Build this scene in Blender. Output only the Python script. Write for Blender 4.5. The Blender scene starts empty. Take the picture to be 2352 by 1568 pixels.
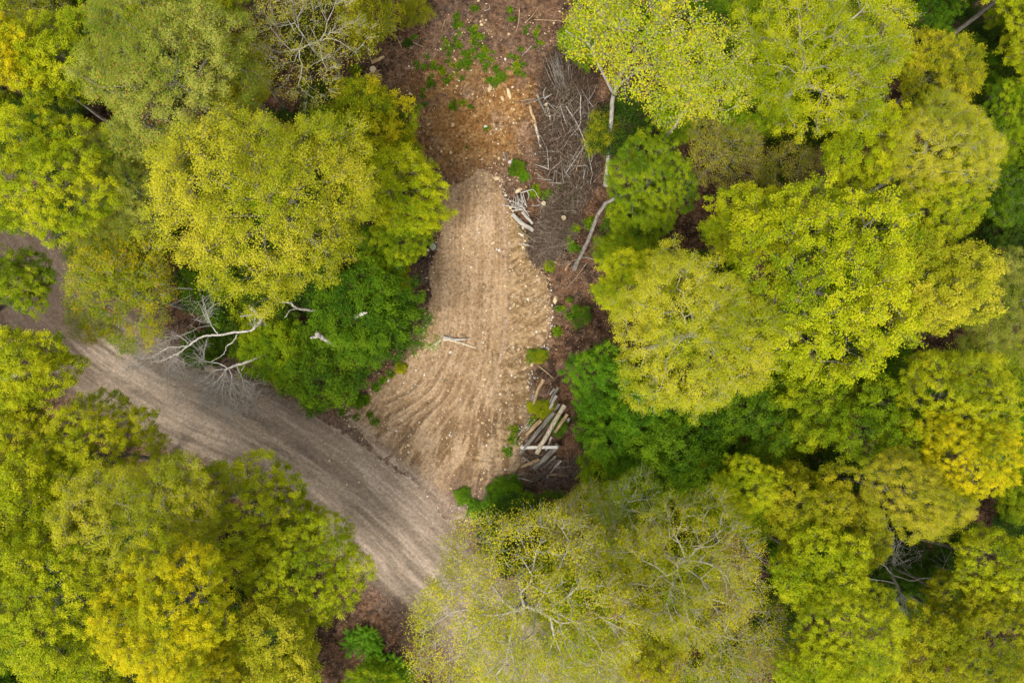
import bpy, math, random
import numpy as np
from mathutils import Vector, Matrix

# ------------------------------------------------------------------ camera, sky, sun
scene = bpy.context.scene
C = scene.collection
H = 50.0                       # flying height in metres
TILT = math.radians(5.0)       # camera pitched a little forward from straight down
FU = 1568.0                    # focal length in units of a 2352 x 1568 picture (24 mm equivalent)
cd = bpy.data.cameras.new('camera'); cam = bpy.data.objects.new('camera', cd); C.objects.link(cam)
cd.sensor_width = 36.0; cd.lens = 24.0; cd.clip_end = 2500.0; cd.clip_start = 0.5
cam.location = (0, 0, H); cam.rotation_euler = (TILT, 0, 0)
scene.camera = cam
SUN_EL, SUN_ROT = 58.0, 205.0   # degrees; rotation = compass direction the light comes from
w = bpy.data.worlds.new('World'); scene.world = w; w.use_nodes = True
nt = w.node_tree; nt.nodes.clear()
sky = nt.nodes.new('ShaderNodeTexSky'); sky.sky_type = 'NISHITA'; sky.sun_disc = False
sky.sun_elevation = math.radians(SUN_EL); sky.sun_rotation = math.radians(SUN_ROT)
sky.air_density = 1.6; sky.dust_density = 5.0; sky.ozone_density = 1.0
bg = nt.nodes.new('ShaderNodeBackground'); bg.inputs[1].default_value = 0.13
hs = nt.nodes.new('ShaderNodeHueSaturation'); hs.inputs['Saturation'].default_value = 0.25   # cloud cover greys the sky
wo = nt.nodes.new('ShaderNodeOutputWorld')
nt.links.new(sky.outputs[0], hs.inputs['Color']); nt.links.new(hs.outputs[0], bg.inputs[0]); nt.links.new(bg.outputs[0], wo.inputs[0])
sl = bpy.data.lights.new('sun', 'SUN'); sl.energy = 1.5; sl.angle = math.radians(14); sl.color = (1.0, .95, .86)
so = bpy.data.objects.new('sun', sl); C.objects.link(so)
_e, _r = math.radians(SUN_EL), math.radians(SUN_ROT)
sdir = Vector((math.sin(_r)*math.cos(_e), math.cos(_r)*math.cos(_e), math.sin(_e)))
so.rotation_euler = sdir.to_track_quat('Z', 'Y').to_euler()
scene.view_settings.view_transform = 'Standard'; scene.view_settings.look = 'None'
scene.view_settings.exposure = 0.97; scene.view_settings.gamma = 1.0
scene.cycles.max_bounces = 6; scene.cycles.diffuse_bounces = 3; scene.cycles.transmission_bounces = 3
scene.cycles.glossy_bounces = 1; scene.cycles.transparent_max_bounces = 4
scene.cycles.use_denoising = True

# ------------------------------------------------------------------ helpers
rng = np.random.default_rng(7)
_ct, _st = math.cos(TILT), math.sin(TILT)
def ray(u, v):
    a, b = (np.asarray(u, float)-1176)/FU, (784-np.asarray(v, float))/FU
    return a, b*_ct + _st, b*_st - _ct          # world direction
def W(u, v, z=0.0):
    dx, dy, dz = ray(u, v); t = (z-H)/dz
    return np.stack([dx*t, dy*t, np.broadcast_to(z, np.shape(dx*t))*1.0], -1)
def upx(u, v, z):                                # metres per picture unit at height z
    dx, dy, dz = ray(u, v); return float((z-H)/dz)/FU

def hsh(ix, iy, iz, seed):
    h = (ix.astype(np.int64)*374761393 + iy.astype(np.int64)*668265263 + iz.astype(np.int64)*2147483647 + seed*974711) & 0xFFFFFFFF
    h = ((h ^ (h >> 13))*1274126177) & 0xFFFFFFFF
    h = ((h ^ (h >> 16))*2246822519) & 0xFFFFFFFF
    return ((h ^ (h >> 15)) & 0xFFFFFF)/float(0xFFFFFF)
def noise2(x, y, seed=0):
    ix, iy = np.floor(x), np.floor(y); fx, fy = x-ix, y-iy
    fx, fy = fx*fx*(3-2*fx), fy*fy*(3-2*fy); z = np.zeros_like(ix)
    a = hsh(ix, iy, z, seed); b = hsh(ix+1, iy, z, seed); c = hsh(ix, iy+1, z, seed); d = hsh(ix+1, iy+1, z, seed)
    return (a*(1-fx)+b*fx)*(1-fy) + (c*(1-fx)+d*fx)*fy
def noise3(p, seed=0):
    i = np.floor(p); f = p-i; f = f*f*(3-2*f); r = 0
    for dx in (0, 1):
        for dy in (0, 1):
            for dz in (0, 1):
                wgt = (f[:,0] if dx else 1-f[:,0])*(f[:,1] if dy else 1-f[:,1])*(f[:,2] if dz else 1-f[:,2])
                r = r + wgt*hsh(i[:,0]+dx, i[:,1]+dy, i[:,2]+dz, seed)
    return r
def fbm(x, y, seed=0, oct=4, gain=.5):
    s, a, t = 0, 1.0, 0
    for k in range(oct):
        s = s + a*noise2(x*2**k + 17.3*k, y*2**k - 9.1*k, seed+k); t += a; a *= gain
    return s/t
def sstep(a, b, x):
    t = np.clip((x-a)/(b-a), 0, 1); return t*t*(3-2*t)
def poly_sdf(x, y, P):           # >0 inside
    P = np.asarray(P, float); n = len(P); d2 = np.full(x.shape, 1e12); ins = np.zeros(x.shape, bool)
    for i in range(n):
        ax, ay = P[i]; bx, by = P[(i+1) % n]; ex, ey = bx-ax, by-ay
        t = np.clip(((x-ax)*ex+(y-ay)*ey)/(ex*ex+ey*ey), 0, 1)
        d2 = np.minimum(d2, (x-ax-t*ex)**2+(y-ay-t*ey)**2)
        if by != ay:
            ins ^= ((ay > y) != (by > y)) & (x < (bx-ax)*(y-ay)/(by-ay)+ax)
    return np.where(ins, 1, -1)*np.sqrt(d2)
def line_sd(x, y, P):            # distance along, signed distance across, of a polyline
    P = np.asarray(P, float); best = np.full(x.shape, 1e12); s = np.zeros(x.shape); d = np.zeros(x.shape); L = 0
    for i in range(len(P)-1):
        ax, ay = P[i]; ex, ey = P[i+1]-P[i]; l = math.hypot(ex, ey)
        t = ((x-ax)*ex+(y-ay)*ey)/(l*l)
        if i > 0: t = np.maximum(t, 0)
        if i < len(P)-2: t = np.minimum(t, 1)
        q = (x-ax-t*ex)**2+(y-ay-t*ey)**2; m = q < best
        best = np.where(m, q, best); s = np.where(m, L+t*l, s)
        d = np.where(m, np.sign(ex*(y-ay)-ey*(x-ax))*np.sqrt(q), d); L += l
    return s, d
def spline(P, n=8):
    P = np.asarray(P, float); Q = np.vstack([2*P[0]-P[1], P, 2*P[-1]-P[-2]]); out = []
    for i in range(1, len(Q)-2):
        for t in np.linspace(0, 1, n, endpoint=False):
            a, b, c, d = Q[i-1], Q[i], Q[i+1], Q[i+2]
            out.append(.5*((2*b)+(c-a)*t+(2*a-5*b+4*c-d)*t*t+(3*b-a-3*c+d)*t**3))
    out.append(P[-1]); return np.array(out)

def tag(o, label=None, cat=None, group=None, kind=None):
    if label: o['label'] = label
    if cat: o['category'] = cat
    if group: o['group'] = group
    if kind: o['kind'] = kind
    return o
def mk(name, V, F, mat=None, parent=None, smooth=False, attrs=None, fmat=None, fa=None):
    """numpy mesh; F is an (n,k) array or list of such arrays. attrs: point colours {name:(n,3)}; fa: face floats"""
    m = bpy.data.meshes.new(name); V = np.asarray(V, np.float32)
    Fs = F if isinstance(F, list) else [F]
    Fs = [np.asarray(f, np.int32) for f in Fs if len(f)]
    m.vertices.add(len(V)); m.vertices.foreach_set('co', V.ravel())
    idx = np.concatenate([f.ravel() for f in Fs]); tot = np.concatenate([np.full(len(f), f.shape[1], np.int32) for f in Fs])
    m.loops.add(len(idx)); m.loops.foreach_set('vertex_index', idx)
    m.polygons.add(len(tot)); st = np.zeros(len(tot), np.int32); st[1:] = np.cumsum(tot)[:-1]
    m.polygons.foreach_set('loop_start', st)
    if fmat is not None: m.polygons.foreach_set('material_index', np.asarray(fmat, np.int32))
    m.update(calc_edges=True)
    m.polygons.foreach_set('use_smooth', np.full(len(tot), smooth))
    if attrs:
        for k, c in attrs.items():
            a = m.attributes.new(k, 'FLOAT_COLOR', 'POINT'); cc = np.ones((len(V), 4), np.float32); cc[:, :3] = c
            a.data.foreach_set('color', cc.ravel())
    if fa is not None:
        a = m.attributes.new('tint', 'FLOAT', 'FACE'); a.data.foreach_set('value', np.asarray(fa, np.float32))
    for q in (mat if isinstance(mat, (list, tuple)) else [mat]):
        if q: m.materials.append(q)
    o = bpy.data.objects.new(name, m); C.objects.link(o)
    if parent: o.parent = parent
    return o
def empty(name, loc, rz=0.0):
    o = bpy.data.objects.new(name, None); C.objects.link(o); o.location = loc; o.rotation_euler = (0, 0, rz)
    o.empty_display_size = .3; return o

def tubes(chains, sides=6, cap=True):
    """chains: list of (points (n,3), radii (n,)). returns V, F(list)"""
    VV, QQ, TT, off = [], [], [], 0
    for P, R in chains:
        P = np.asarray(P, float); n = len(P); k = sides if max(R) > .03 else max(3, sides-2)
        T = np.gradient(P, axis=0); T /= (np.linalg.norm(T, axis=1, keepdims=True)+1e-9)
        ref = np.array([0, 0, 1.0]) if abs(T[0][2]) < .8 else np.array([1.0, 0, 0])
        a = np.cross(T, ref); a /= (np.linalg.norm(a, axis=1, keepdims=True)+1e-9); b = np.cross(T, a)
        th = np.arange(k)*2*np.pi/k
        ring = P[:, None, :] + np.asarray(R)[:, None, None]*(np.cos(th)[None, :, None]*a[:, None, :]+np.sin(th)[None, :, None]*b[:, None, :])
        VV.append(ring.reshape(-1, 3))
        i = np.arange(n-1)[:, None]*k + np.arange(k)[None, :]; j = np.arange(n-1)[:, None]*k + (np.arange(k)+1)[None, :] % k
        QQ.append((np.stack([i, j, j+k, i+k], -1).reshape(-1, 4))+off)
        if cap:
            VV.append(P[[0, -1]]); c0 = off+n*k; r = np.arange(k)
            TT.append(np.stack([np.full(k, c0), off+(r+1) % k, off+r], -1))
            TT.append(np.stack([np.full(k, c0+1), off+(n-1)*k+r, off+(n-1)*k+(r+1) % k], -1))
            off += 2
        off += n*k
    return np.vstack(VV), [np.vstack(QQ)] + ([np.vstack(TT)] if TT else [])

# ------------------------------------------------------------------ materials
def nodes(name):
    m = bpy.data.materials.new(name); m.use_nodes = True; t = m.node_tree; t.nodes.clear()
    return m, t, t.nodes.new, t.links.new
def ground_mat(name, fine=28.0, amt=.35, bump=.35, bscale=9.0):
    m, t, N, L = nodes(name)
    out = N('ShaderNodeOutputMaterial'); bs = N('ShaderNodeBsdfPrincipled'); bs.inputs['Roughness'].default_value = .95
    bs.inputs['Specular IOR Level'].default_value = .15
    at = N('ShaderNodeAttribute'); at.attribute_name = 'col'
    tc = N('ShaderNodeNewGeometry')
    n1 = N('ShaderNodeTexNoise'); n1.inputs['Scale'].default_value = fine; n1.inputs['Detail'].default_value = 3; n1.inputs['Roughness'].default_value = .8
    L(tc.outputs['Position'], n1.inputs['Vector'])
    mr = N('ShaderNodeMapRange'); mr.inputs['From Min'].default_value = .3; mr.inputs['From Max'].default_value = .7
    mr.inputs['To Min'].default_value = 1-amt; mr.inputs['To Max'].default_value = 1+amt
    L(n1.outputs['Fac'], mr.inputs['Value'])
    mx = N('ShaderNodeVectorMath'); mx.operation = 'SCALE'; L(at.outputs['Color'], mx.inputs[0]); L(mr.outputs[0], mx.inputs['Scale'])
    L(mx.outputs[0], bs.inputs['Base Color'])
    n2 = N('ShaderNodeTexNoise'); n2.inputs['Scale'].default_value = bscale; n2.inputs['Detail'].default_value = 7; n2.inputs['Roughness'].default_value = .7
    L(tc.outputs['Position'], n2.inputs['Vector'])
    bp = N('ShaderNodeBump'); bp.inputs['Strength'].default_value = bump; bp.inputs['Distance'].default_value = .12
    L(n2.outputs['Fac'], bp.inputs['Height']); L(bp.outputs[0], bs.inputs['Normal']); L(bs.outputs[0], out.inputs[0])
    return m
def leaf_mat(name, lo, mid, hi, acc=(.42, .20, .03), trans=.32, vary=.10):
    m, t, N, L = nodes(name)
    lo, mid, hi = [(c[0]*.90, c[1]*.90, c[2]*.7) for c in (lo, mid, hi)]
    out = N('ShaderNodeOutputMaterial'); at = N('ShaderNodeAttribute'); at.attribute_name = 'tint'
    rp = N('ShaderNodeValToRGB'); e = rp.color_ramp.elements
    e[0].position = .12; e[0].color = (*lo, 1); e[1].position = .5; e[1].color = (*mid, 1)
    for p, c in ((.86, hi), (.955, hi), (.97, acc)):
        q = e.new(p); q.color = (*c, 1)
    L(at.outputs['Fac'], rp.inputs['Fac'])
    oi = N('ShaderNodeObjectInfo'); hv = N('ShaderNodeHueSaturation')
    mr = N('ShaderNodeMapRange'); mr.inputs['To Min'].default_value = .5-vary*.10; mr.inputs['To Max'].default_value = .5+vary*.10
    L(oi.outputs['Random'], mr.inputs['Value']); L(mr.outputs[0], hv.inputs['Hue']); L(rp.outputs['Color'], hv.inputs['Color'])
    bs = N('ShaderNodeBsdfPrincipled'); bs.inputs['Roughness'].default_value = .6; bs.inputs['Specular IOR Level'].default_value = .12
    L(hv.outputs[0], bs.inputs['Base Color'])
    tr = N('ShaderNodeBsdfTranslucent'); sc = N('ShaderNodeVectorMath'); sc.operation = 'MULTIPLY'; sc.inputs[1].default_value = (1.1, 1.15, .6)
    L(hv.outputs[0], sc.inputs[0]); L(sc.outputs[0], tr.inputs['Color'])
    mx = N('ShaderNodeMixShader'); mx.inputs[0].default_value = trans; L(bs.outputs[0], mx.inputs[1]); L(tr.outputs[0], mx.inputs[2]); L(mx.outputs[0], out.inputs[0])
    return m
def bark_mat(name, a, b, scale=6.0, bump=.4, stretch=.25):
    m, t, N, L = nodes(name)
    out = N('ShaderNodeOutputMaterial'); bs = N('ShaderNodeBsdfPrincipled'); bs.inputs['Roughness'].default_value = .9; bs.inputs['Specular IOR Level'].default_value = .2
    g = N('ShaderNodeTexCoord'); mp = N('ShaderNodeMapping'); mp.inputs['Scale'].default_value = (1, 1, stretch); L(g.outputs['Object'], mp.inputs[0])
    n = N('ShaderNodeTexNoise'); n.inputs['Scale'].default_value = scale; n.inputs['Detail'].default_value = 6; n.inputs['Roughness'].default_value = .7
    L(mp.outputs[0], n.inputs['Vector'])
    rp = N('ShaderNodeValToRGB'); rp.color_ramp.elements[0].position = .36; rp.color_ramp.elements[1].position = .64
    rp.color_ramp.elements[0].color = (*a, 1); rp.color_ramp.elements[1].color = (*b, 1)
    L(n.outputs['Fac'], rp.inputs['Fac']); L(rp.outputs[0], bs.inputs['Base Color'])
    bp = N('ShaderNodeBump'); bp.inputs['Strength'].default_value = bump; bp.inputs['Distance'].default_value = .05
    L(n.outputs['Fac'], bp.inputs['Height']); L(bp.outputs[0], bs.inputs['Normal']); L(bs.outputs[0], out.inputs[0])
    return m

LM = dict(
    gold=leaf_mat('gold leaves', (.26, .32, .004), (.46, .44, .004), (.68, .57, .006), (.50, .30, .02), vary=.02),
    pale=leaf_mat('pale yellow leaves', (.24, .29, .006), (.38, .39, .012), (.55, .50, .035), (.45, .28, .04), vary=.03),
    yg=leaf_mat('yellow green leaves', (.17, .25, .003), (.33, .39, .004), (.52, .52, .010), vary=.08),
    lime=leaf_mat('lime leaves', (.18, .27, .003), (.36, .42, .004), (.54, .53, .01), vary=.03),
    olive=leaf_mat('olive leaves', (.15, .20, .004), (.30, .32, .005), (.46, .42, .012), (.40, .20, .03), vary=.08),
    khaki=leaf_mat('khaki leaves', (.19, .22, .012), (.36, .35, .022), (.52, .45, .06), (.42, .25, .05), vary=.04),
    grey=leaf_mat('grey olive leaves', (.12, .18, .010), (.25, .29, .030), (.42, .43, .09), (.50, .22, .04), vary=.04),
    green=leaf_mat('green leaves', (.07, .15, .003), (.18, .28, .004), (.36, .42, .006), (.38, .32, .01)),
    fall=leaf_mat('turning leaves', (.09, .17, .003), (.23, .30, .004), (.54, .46, .008), (.52, .26, .01), vary=.04),
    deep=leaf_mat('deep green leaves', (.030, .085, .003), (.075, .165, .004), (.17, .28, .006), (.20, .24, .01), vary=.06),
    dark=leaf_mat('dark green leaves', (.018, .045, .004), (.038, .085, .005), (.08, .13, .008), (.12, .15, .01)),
    bright=leaf_mat('bright green leaves', (.05, .14, .004), (.10, .24, .006), (.20, .34, .01), (.24, .32, .01), vary=.06),
    big=leaf_mat('broad lime leaves', (.20, .32, .006), (.38, .46, .01), (.55, .52, .02), (.50, .34, .04)),
)
BK = dict(
    grey=bark_mat('grey bark', (.10, .085, .07), (.27, .24, .20)),
    pale=bark_mat('pale bark', (.22, .20, .17), (.46, .42, .36)),
    white=bark_mat('bleached wood', (.26, .235, .20), (.54, .50, .44)),
    brown=bark_mat('brown bark', (.06, .042, .028), (.16, .115, .08)),
    moss=bark_mat('mossy bark', (.07, .07, .015), (.20, .16, .10)),
)
# ------------------------------------------------------------------ ground, road, drive
def GU(pts): return W([p[0] for p in pts], [p[1] for p in pts], 0.0)[:, :2]
ROADC = spline(GU([(-160, 330), (-60, 470), (25, 580), (120, 700), (225, 805), (390, 905), (560, 985), (720, 1080), (862, 1188), (985, 1308), (1105, 1425), (1240, 1550), (1450, 1700), (1900, 1900)]), 4)
DRIVE = GU([(1095, 384), (1062, 412), (1030, 425), (1014, 450), (1012, 500), (1008, 540), (996, 590), (986, 640), (982, 700), (984, 740), (972, 770), (955, 800),
            (925, 835), (905, 860), (868, 890), (812, 925), (790, 960), (835, 1010), (890, 1060), (940, 1105), (990, 1155), (1040, 1198), (1082, 1200), (1130, 1150),
            (1178, 1105), (1196, 1060), (1202, 1010), (1212, 965), (1222, 915), (1212, 870), (1222, 825), (1250, 790), (1262, 740), (1262, 690), (1258, 640),
            (1238, 610), (1216, 585), (1206, 560), (1196, 520), (1172, 470), (1152, 430), (1128, 396)])
TRACK = GU([(985, -40), (965, 60), (975, 150), (955, 220), (970, 300), (985, 360), (1010, 420), (1150, 470), (1210, 440), (1232, 350), (1240, 270), (1250, 180), (1290, 90), (1300, -40)])
CLEAR = GU([(850, -60), (835, 60), (820, 200), (930, 250), (985, 420), (960, 640), (950, 800), (760, 960), (900, 1120), (1060, 1220), (1210, 1150), (1290, 1060), (1310, 860), (1370, 700), (1390, 480), (1370, 200), (1330, -60)])
def hgt(x, y):
    x = np.asarray(x, float); y = np.asarray(y, float)
    _, dr = line_sd(x, y, ROADC); sd = poly_sdf(x, y, DRIVE)
    flat = np.maximum(sstep(5.5, 3.2, np.abs(dr)), sstep(-1.2, .6, sd))
    z = .55*(fbm(x/9, y/9, 3)-.5) + .18*(fbm(x/1.6, y/1.6, 5)-.5)
    return z*(1-flat*.93)
_gx, _gy = np.arange(-48, 48.01, .25), np.arange(-36, 42.01, .25)
_GX, _GY = np.meshgrid(_gx, _gy); _GZ = hgt(_GX.ravel(), _GY.ravel()).reshape(_GX.shape)
hgt_exact = hgt
def hgt(x, y):                                   # looked up from a table: quick for the thousands of small things
    x = np.asarray(x, float); y = np.asarray(y, float)
    fx = np.clip((x-_gx[0])/.25, 0, len(_gx)-1.001); fy = np.clip((y-_gy[0])/.25, 0, len(_gy)-1.001); i, j = fx.astype(int), fy.astype(int); fx, fy = fx-i, fy-j
    return (_GZ[j, i]*(1-fx)+_GZ[j, i+1]*fx)*(1-fy)+(_GZ[j+1, i]*(1-fx)+_GZ[j+1, i+1]*fx)*fy
def grow(lo, hi, step, far):
    a = np.arange(lo, hi+step, step); ext = [step]
    while sum(ext) < far: ext.append(ext[-1]*1.35)
    e = np.cumsum(ext); return np.concatenate([lo-e[::-1], a, a[-1]+e])
def grid(xs, ys):
    X, Y = np.meshgrid(xs, ys); n, m = len(xs), len(ys)
    i = (np.arange(m-1)[:, None]*n+np.arange(n-1)[None, :]).ravel()
    return X.ravel(), Y.ravel(), np.stack([i, i+1, i+n+1, i+n], -1)
def mix(a, b, t): return a*(1-t[:, None]) + b*t[:, None]
def col(*c): return np.array(c, float)[None, :]

def build_ground():
    X, Y, F = grid(grow(-42, 42, .13, 900), grow(-30, 36, .13, 900))
    Z = hgt(X, Y)
    s, d = line_sd(X, Y, ROADC); tr = poly_sdf(X, Y, TRACK); ds = poly_sdf(X, Y, DRIVE)
    f1, f2, f3 = fbm(X/3, Y/3, 11), fbm(X/.7, Y/.7, 12), fbm(X/.28, Y/.28, 13, 3)
    c = mix(col(.042, .024, .014), col(.115, .060, .032), sstep(.35, .65, f2))
    c = mix(c, col(.19, .115, .072), .6*sstep(.52, .75, f3))
    # worn reddish soil of the cleared track
    t = sstep(-.6, 1.2, tr + (f2-.5)*2.2)
    soil = mix(col(.21, .10, .042), col(.165, .10, .065), sstep(.42, .62, f1))
    soil = mix(soil, col(.32, .20, .11), .55*sstep(.5, .72, f2)); soil = mix(soil, col(.09, .055, .035), .6*sstep(.52, .40, f3))
    c = mix(c, soil, t*sstep(16.0, 12.5, Y+(f1-.5)*5)*.95)
    c = mix(c, soil*.8+.02, t*.35)
    pc = GU([(1075, 315)])[0]; q = np.hypot((X-pc[0])/5.0, (Y-pc[1]-1.2)/6.6)+(f2-.5)*1.1+(f1-.5)*.6
    c = mix(c, mix(col(.27, .125, .028), col(.36, .20, .065), sstep(.4, .6, f3)), sstep(1.2, .45, q)*.62)
    # grey mulch patches
    for u, v, r in ((1140, 400, 1.5), (960, 415, 1.2), (1085, 215, .9), (1150, 275, .9), (1200, 300, 1.0), (985, 440, 1.0), (925, 640, 1.0), (975, 620, 1.4), (1060, 60, 2)):
        g = GU([(u, v)])[0]; q = np.hypot(X-g[0], Y-g[1])/r+(f2-.5)*2.2
        c = mix(c, mix(col(.10, .066, .052), col(.27, .20, .17), sstep(.45, .7, f3)), sstep(1.0, .5, q+(f3-.5)*.8)*.32)
    far = np.maximum(sstep(42, 44, np.abs(X)), sstep(33, 35, np.abs(Y-3))); c = mix(c, col(.085, .048, .028), far)
    # sandy spill round drive and road
    c = mix(c, col(.25, .165, .10), sstep(-.9, .1, ds+(f2-.5)*1.4)*.55*sstep(9, 4, Y))
    c = mix(c, col(.15, .10, .07), sstep(5.4, 3.4, np.abs(d)+(f2-.5)*1.8)*.9)
    return tag(mk('ground', np.stack([X, Y, Z], -1), F, ground_mat('forest floor', 4.0, .75, .9, 6), smooth=True, attrs={'col': c}), kind='structure')
build_ground()

def cut(X, Y, F, keep):
    F = F[keep[F].all(1)]; used = np.unique(F); m = np.full(len(X), -1); m[used] = np.arange(len(used)); return used, m[F]
def build_road():
    # laid along its centre line
    L = np.concatenate([[0], np.cumsum(np.linalg.norm(np.diff(ROADC, axis=0), axis=1))]); ss = np.arange(0, L[-1], .14); dd = np.arange(-4.4, 4.41, .11)
    cx, cy = np.interp(ss, L, ROADC[:, 0]), np.interp(ss, L, ROADC[:, 1])
    k = np.ones(25)/25; pad = lambda a: np.convolve(np.pad(a, 12, 'edge'), k, 'valid'); cx, cy = pad(cx), pad(cy)
    tx, ty = np.gradient(cx), np.gradient(cy); l = np.hypot(tx, ty); nx, ny = -ty/l, tx/l
    S, D = np.meshgrid(ss, dd, indexing='ij'); X = (cx[:, None]+nx[:, None]*dd).ravel(); Y = (cy[:, None]+ny[:, None]*dd).ravel(); S, D = S.ravel(), D.ravel()
    n, m = len(dd), len(ss); i = (np.arange(m-1)[:, None]*n+np.arange(n-1)[None, :]).ravel(); F = np.stack([i, i+n, i+n+1, i+1], -1)
    edge = 3.6+1.0*(fbm(S/3, D*0+1, 21)-.5)+.7*(fbm(X/.5, Y/.5, 22)-.5)
    keep = np.abs(D) < edge
    used, F = cut(X, Y, F, keep)
    X, Y, S, D, edge = X[used], Y[used], S[used], D[used], edge[used]
    wob = D+.5*(fbm(S/7, D/3, 23)-.5)+.10*(fbm(S/.8, D*2, 29)-.5)
    st = fbm(S/5.0, wob*2.6, 24, 4, .6); st2 = fbm(S/1.6, wob*6, 25, 3, .6); f = fbm(X/.35, Y/.35, 26, 3)
    c = mix(col(.170, .130, .094), col(.265, .205, .152), sstep(.32, .62, st))
    c = mix(c, col(.40, .32, .24), .65*sstep(.52, .72, st2*.5+st*.5))
    c = mix(c, col(.125, .092, .068), .6*sstep(.55, .75, fbm(S/8, wob*1.7, 27, 3)))
    c = mix(c, col(.33, .25, .18), .35*sstep(.55, .75, f))
    # pale dry sand fanned out where the drive meets the road, damp dark verge further off
    j = GU([(880, 1060)])[0]; q = np.hypot(X-j[0], Y-j[1])
    c = mix(c, mix(col(.29, .215, .155), col(.42, .33, .25), sstep(.45, .65, st2)), sstep(8, 2, q)*sstep(-.2, 2.4, D)*.8)
    c = mix(c, col(.085, .055, .038), sstep(-.9, -.1, np.abs(D)-edge+(f-.5)*.8)*.75*np.where(D > 0, sstep(6, 9.5, q), 1))
    lf = GU([(60, 600)])[0]; q = np.hypot(X-lf[0], Y-lf[1]); c = mix(c, col(.06, .04, .028), sstep(11, 6, q+(st-.5)*5)*.8)  # tree shade over the upper left end, painted dark into the road colour
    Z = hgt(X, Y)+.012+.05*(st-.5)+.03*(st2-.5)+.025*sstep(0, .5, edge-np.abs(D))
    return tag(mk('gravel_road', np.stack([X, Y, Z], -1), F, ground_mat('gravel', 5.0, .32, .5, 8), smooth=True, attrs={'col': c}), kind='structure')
build_road()

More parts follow.
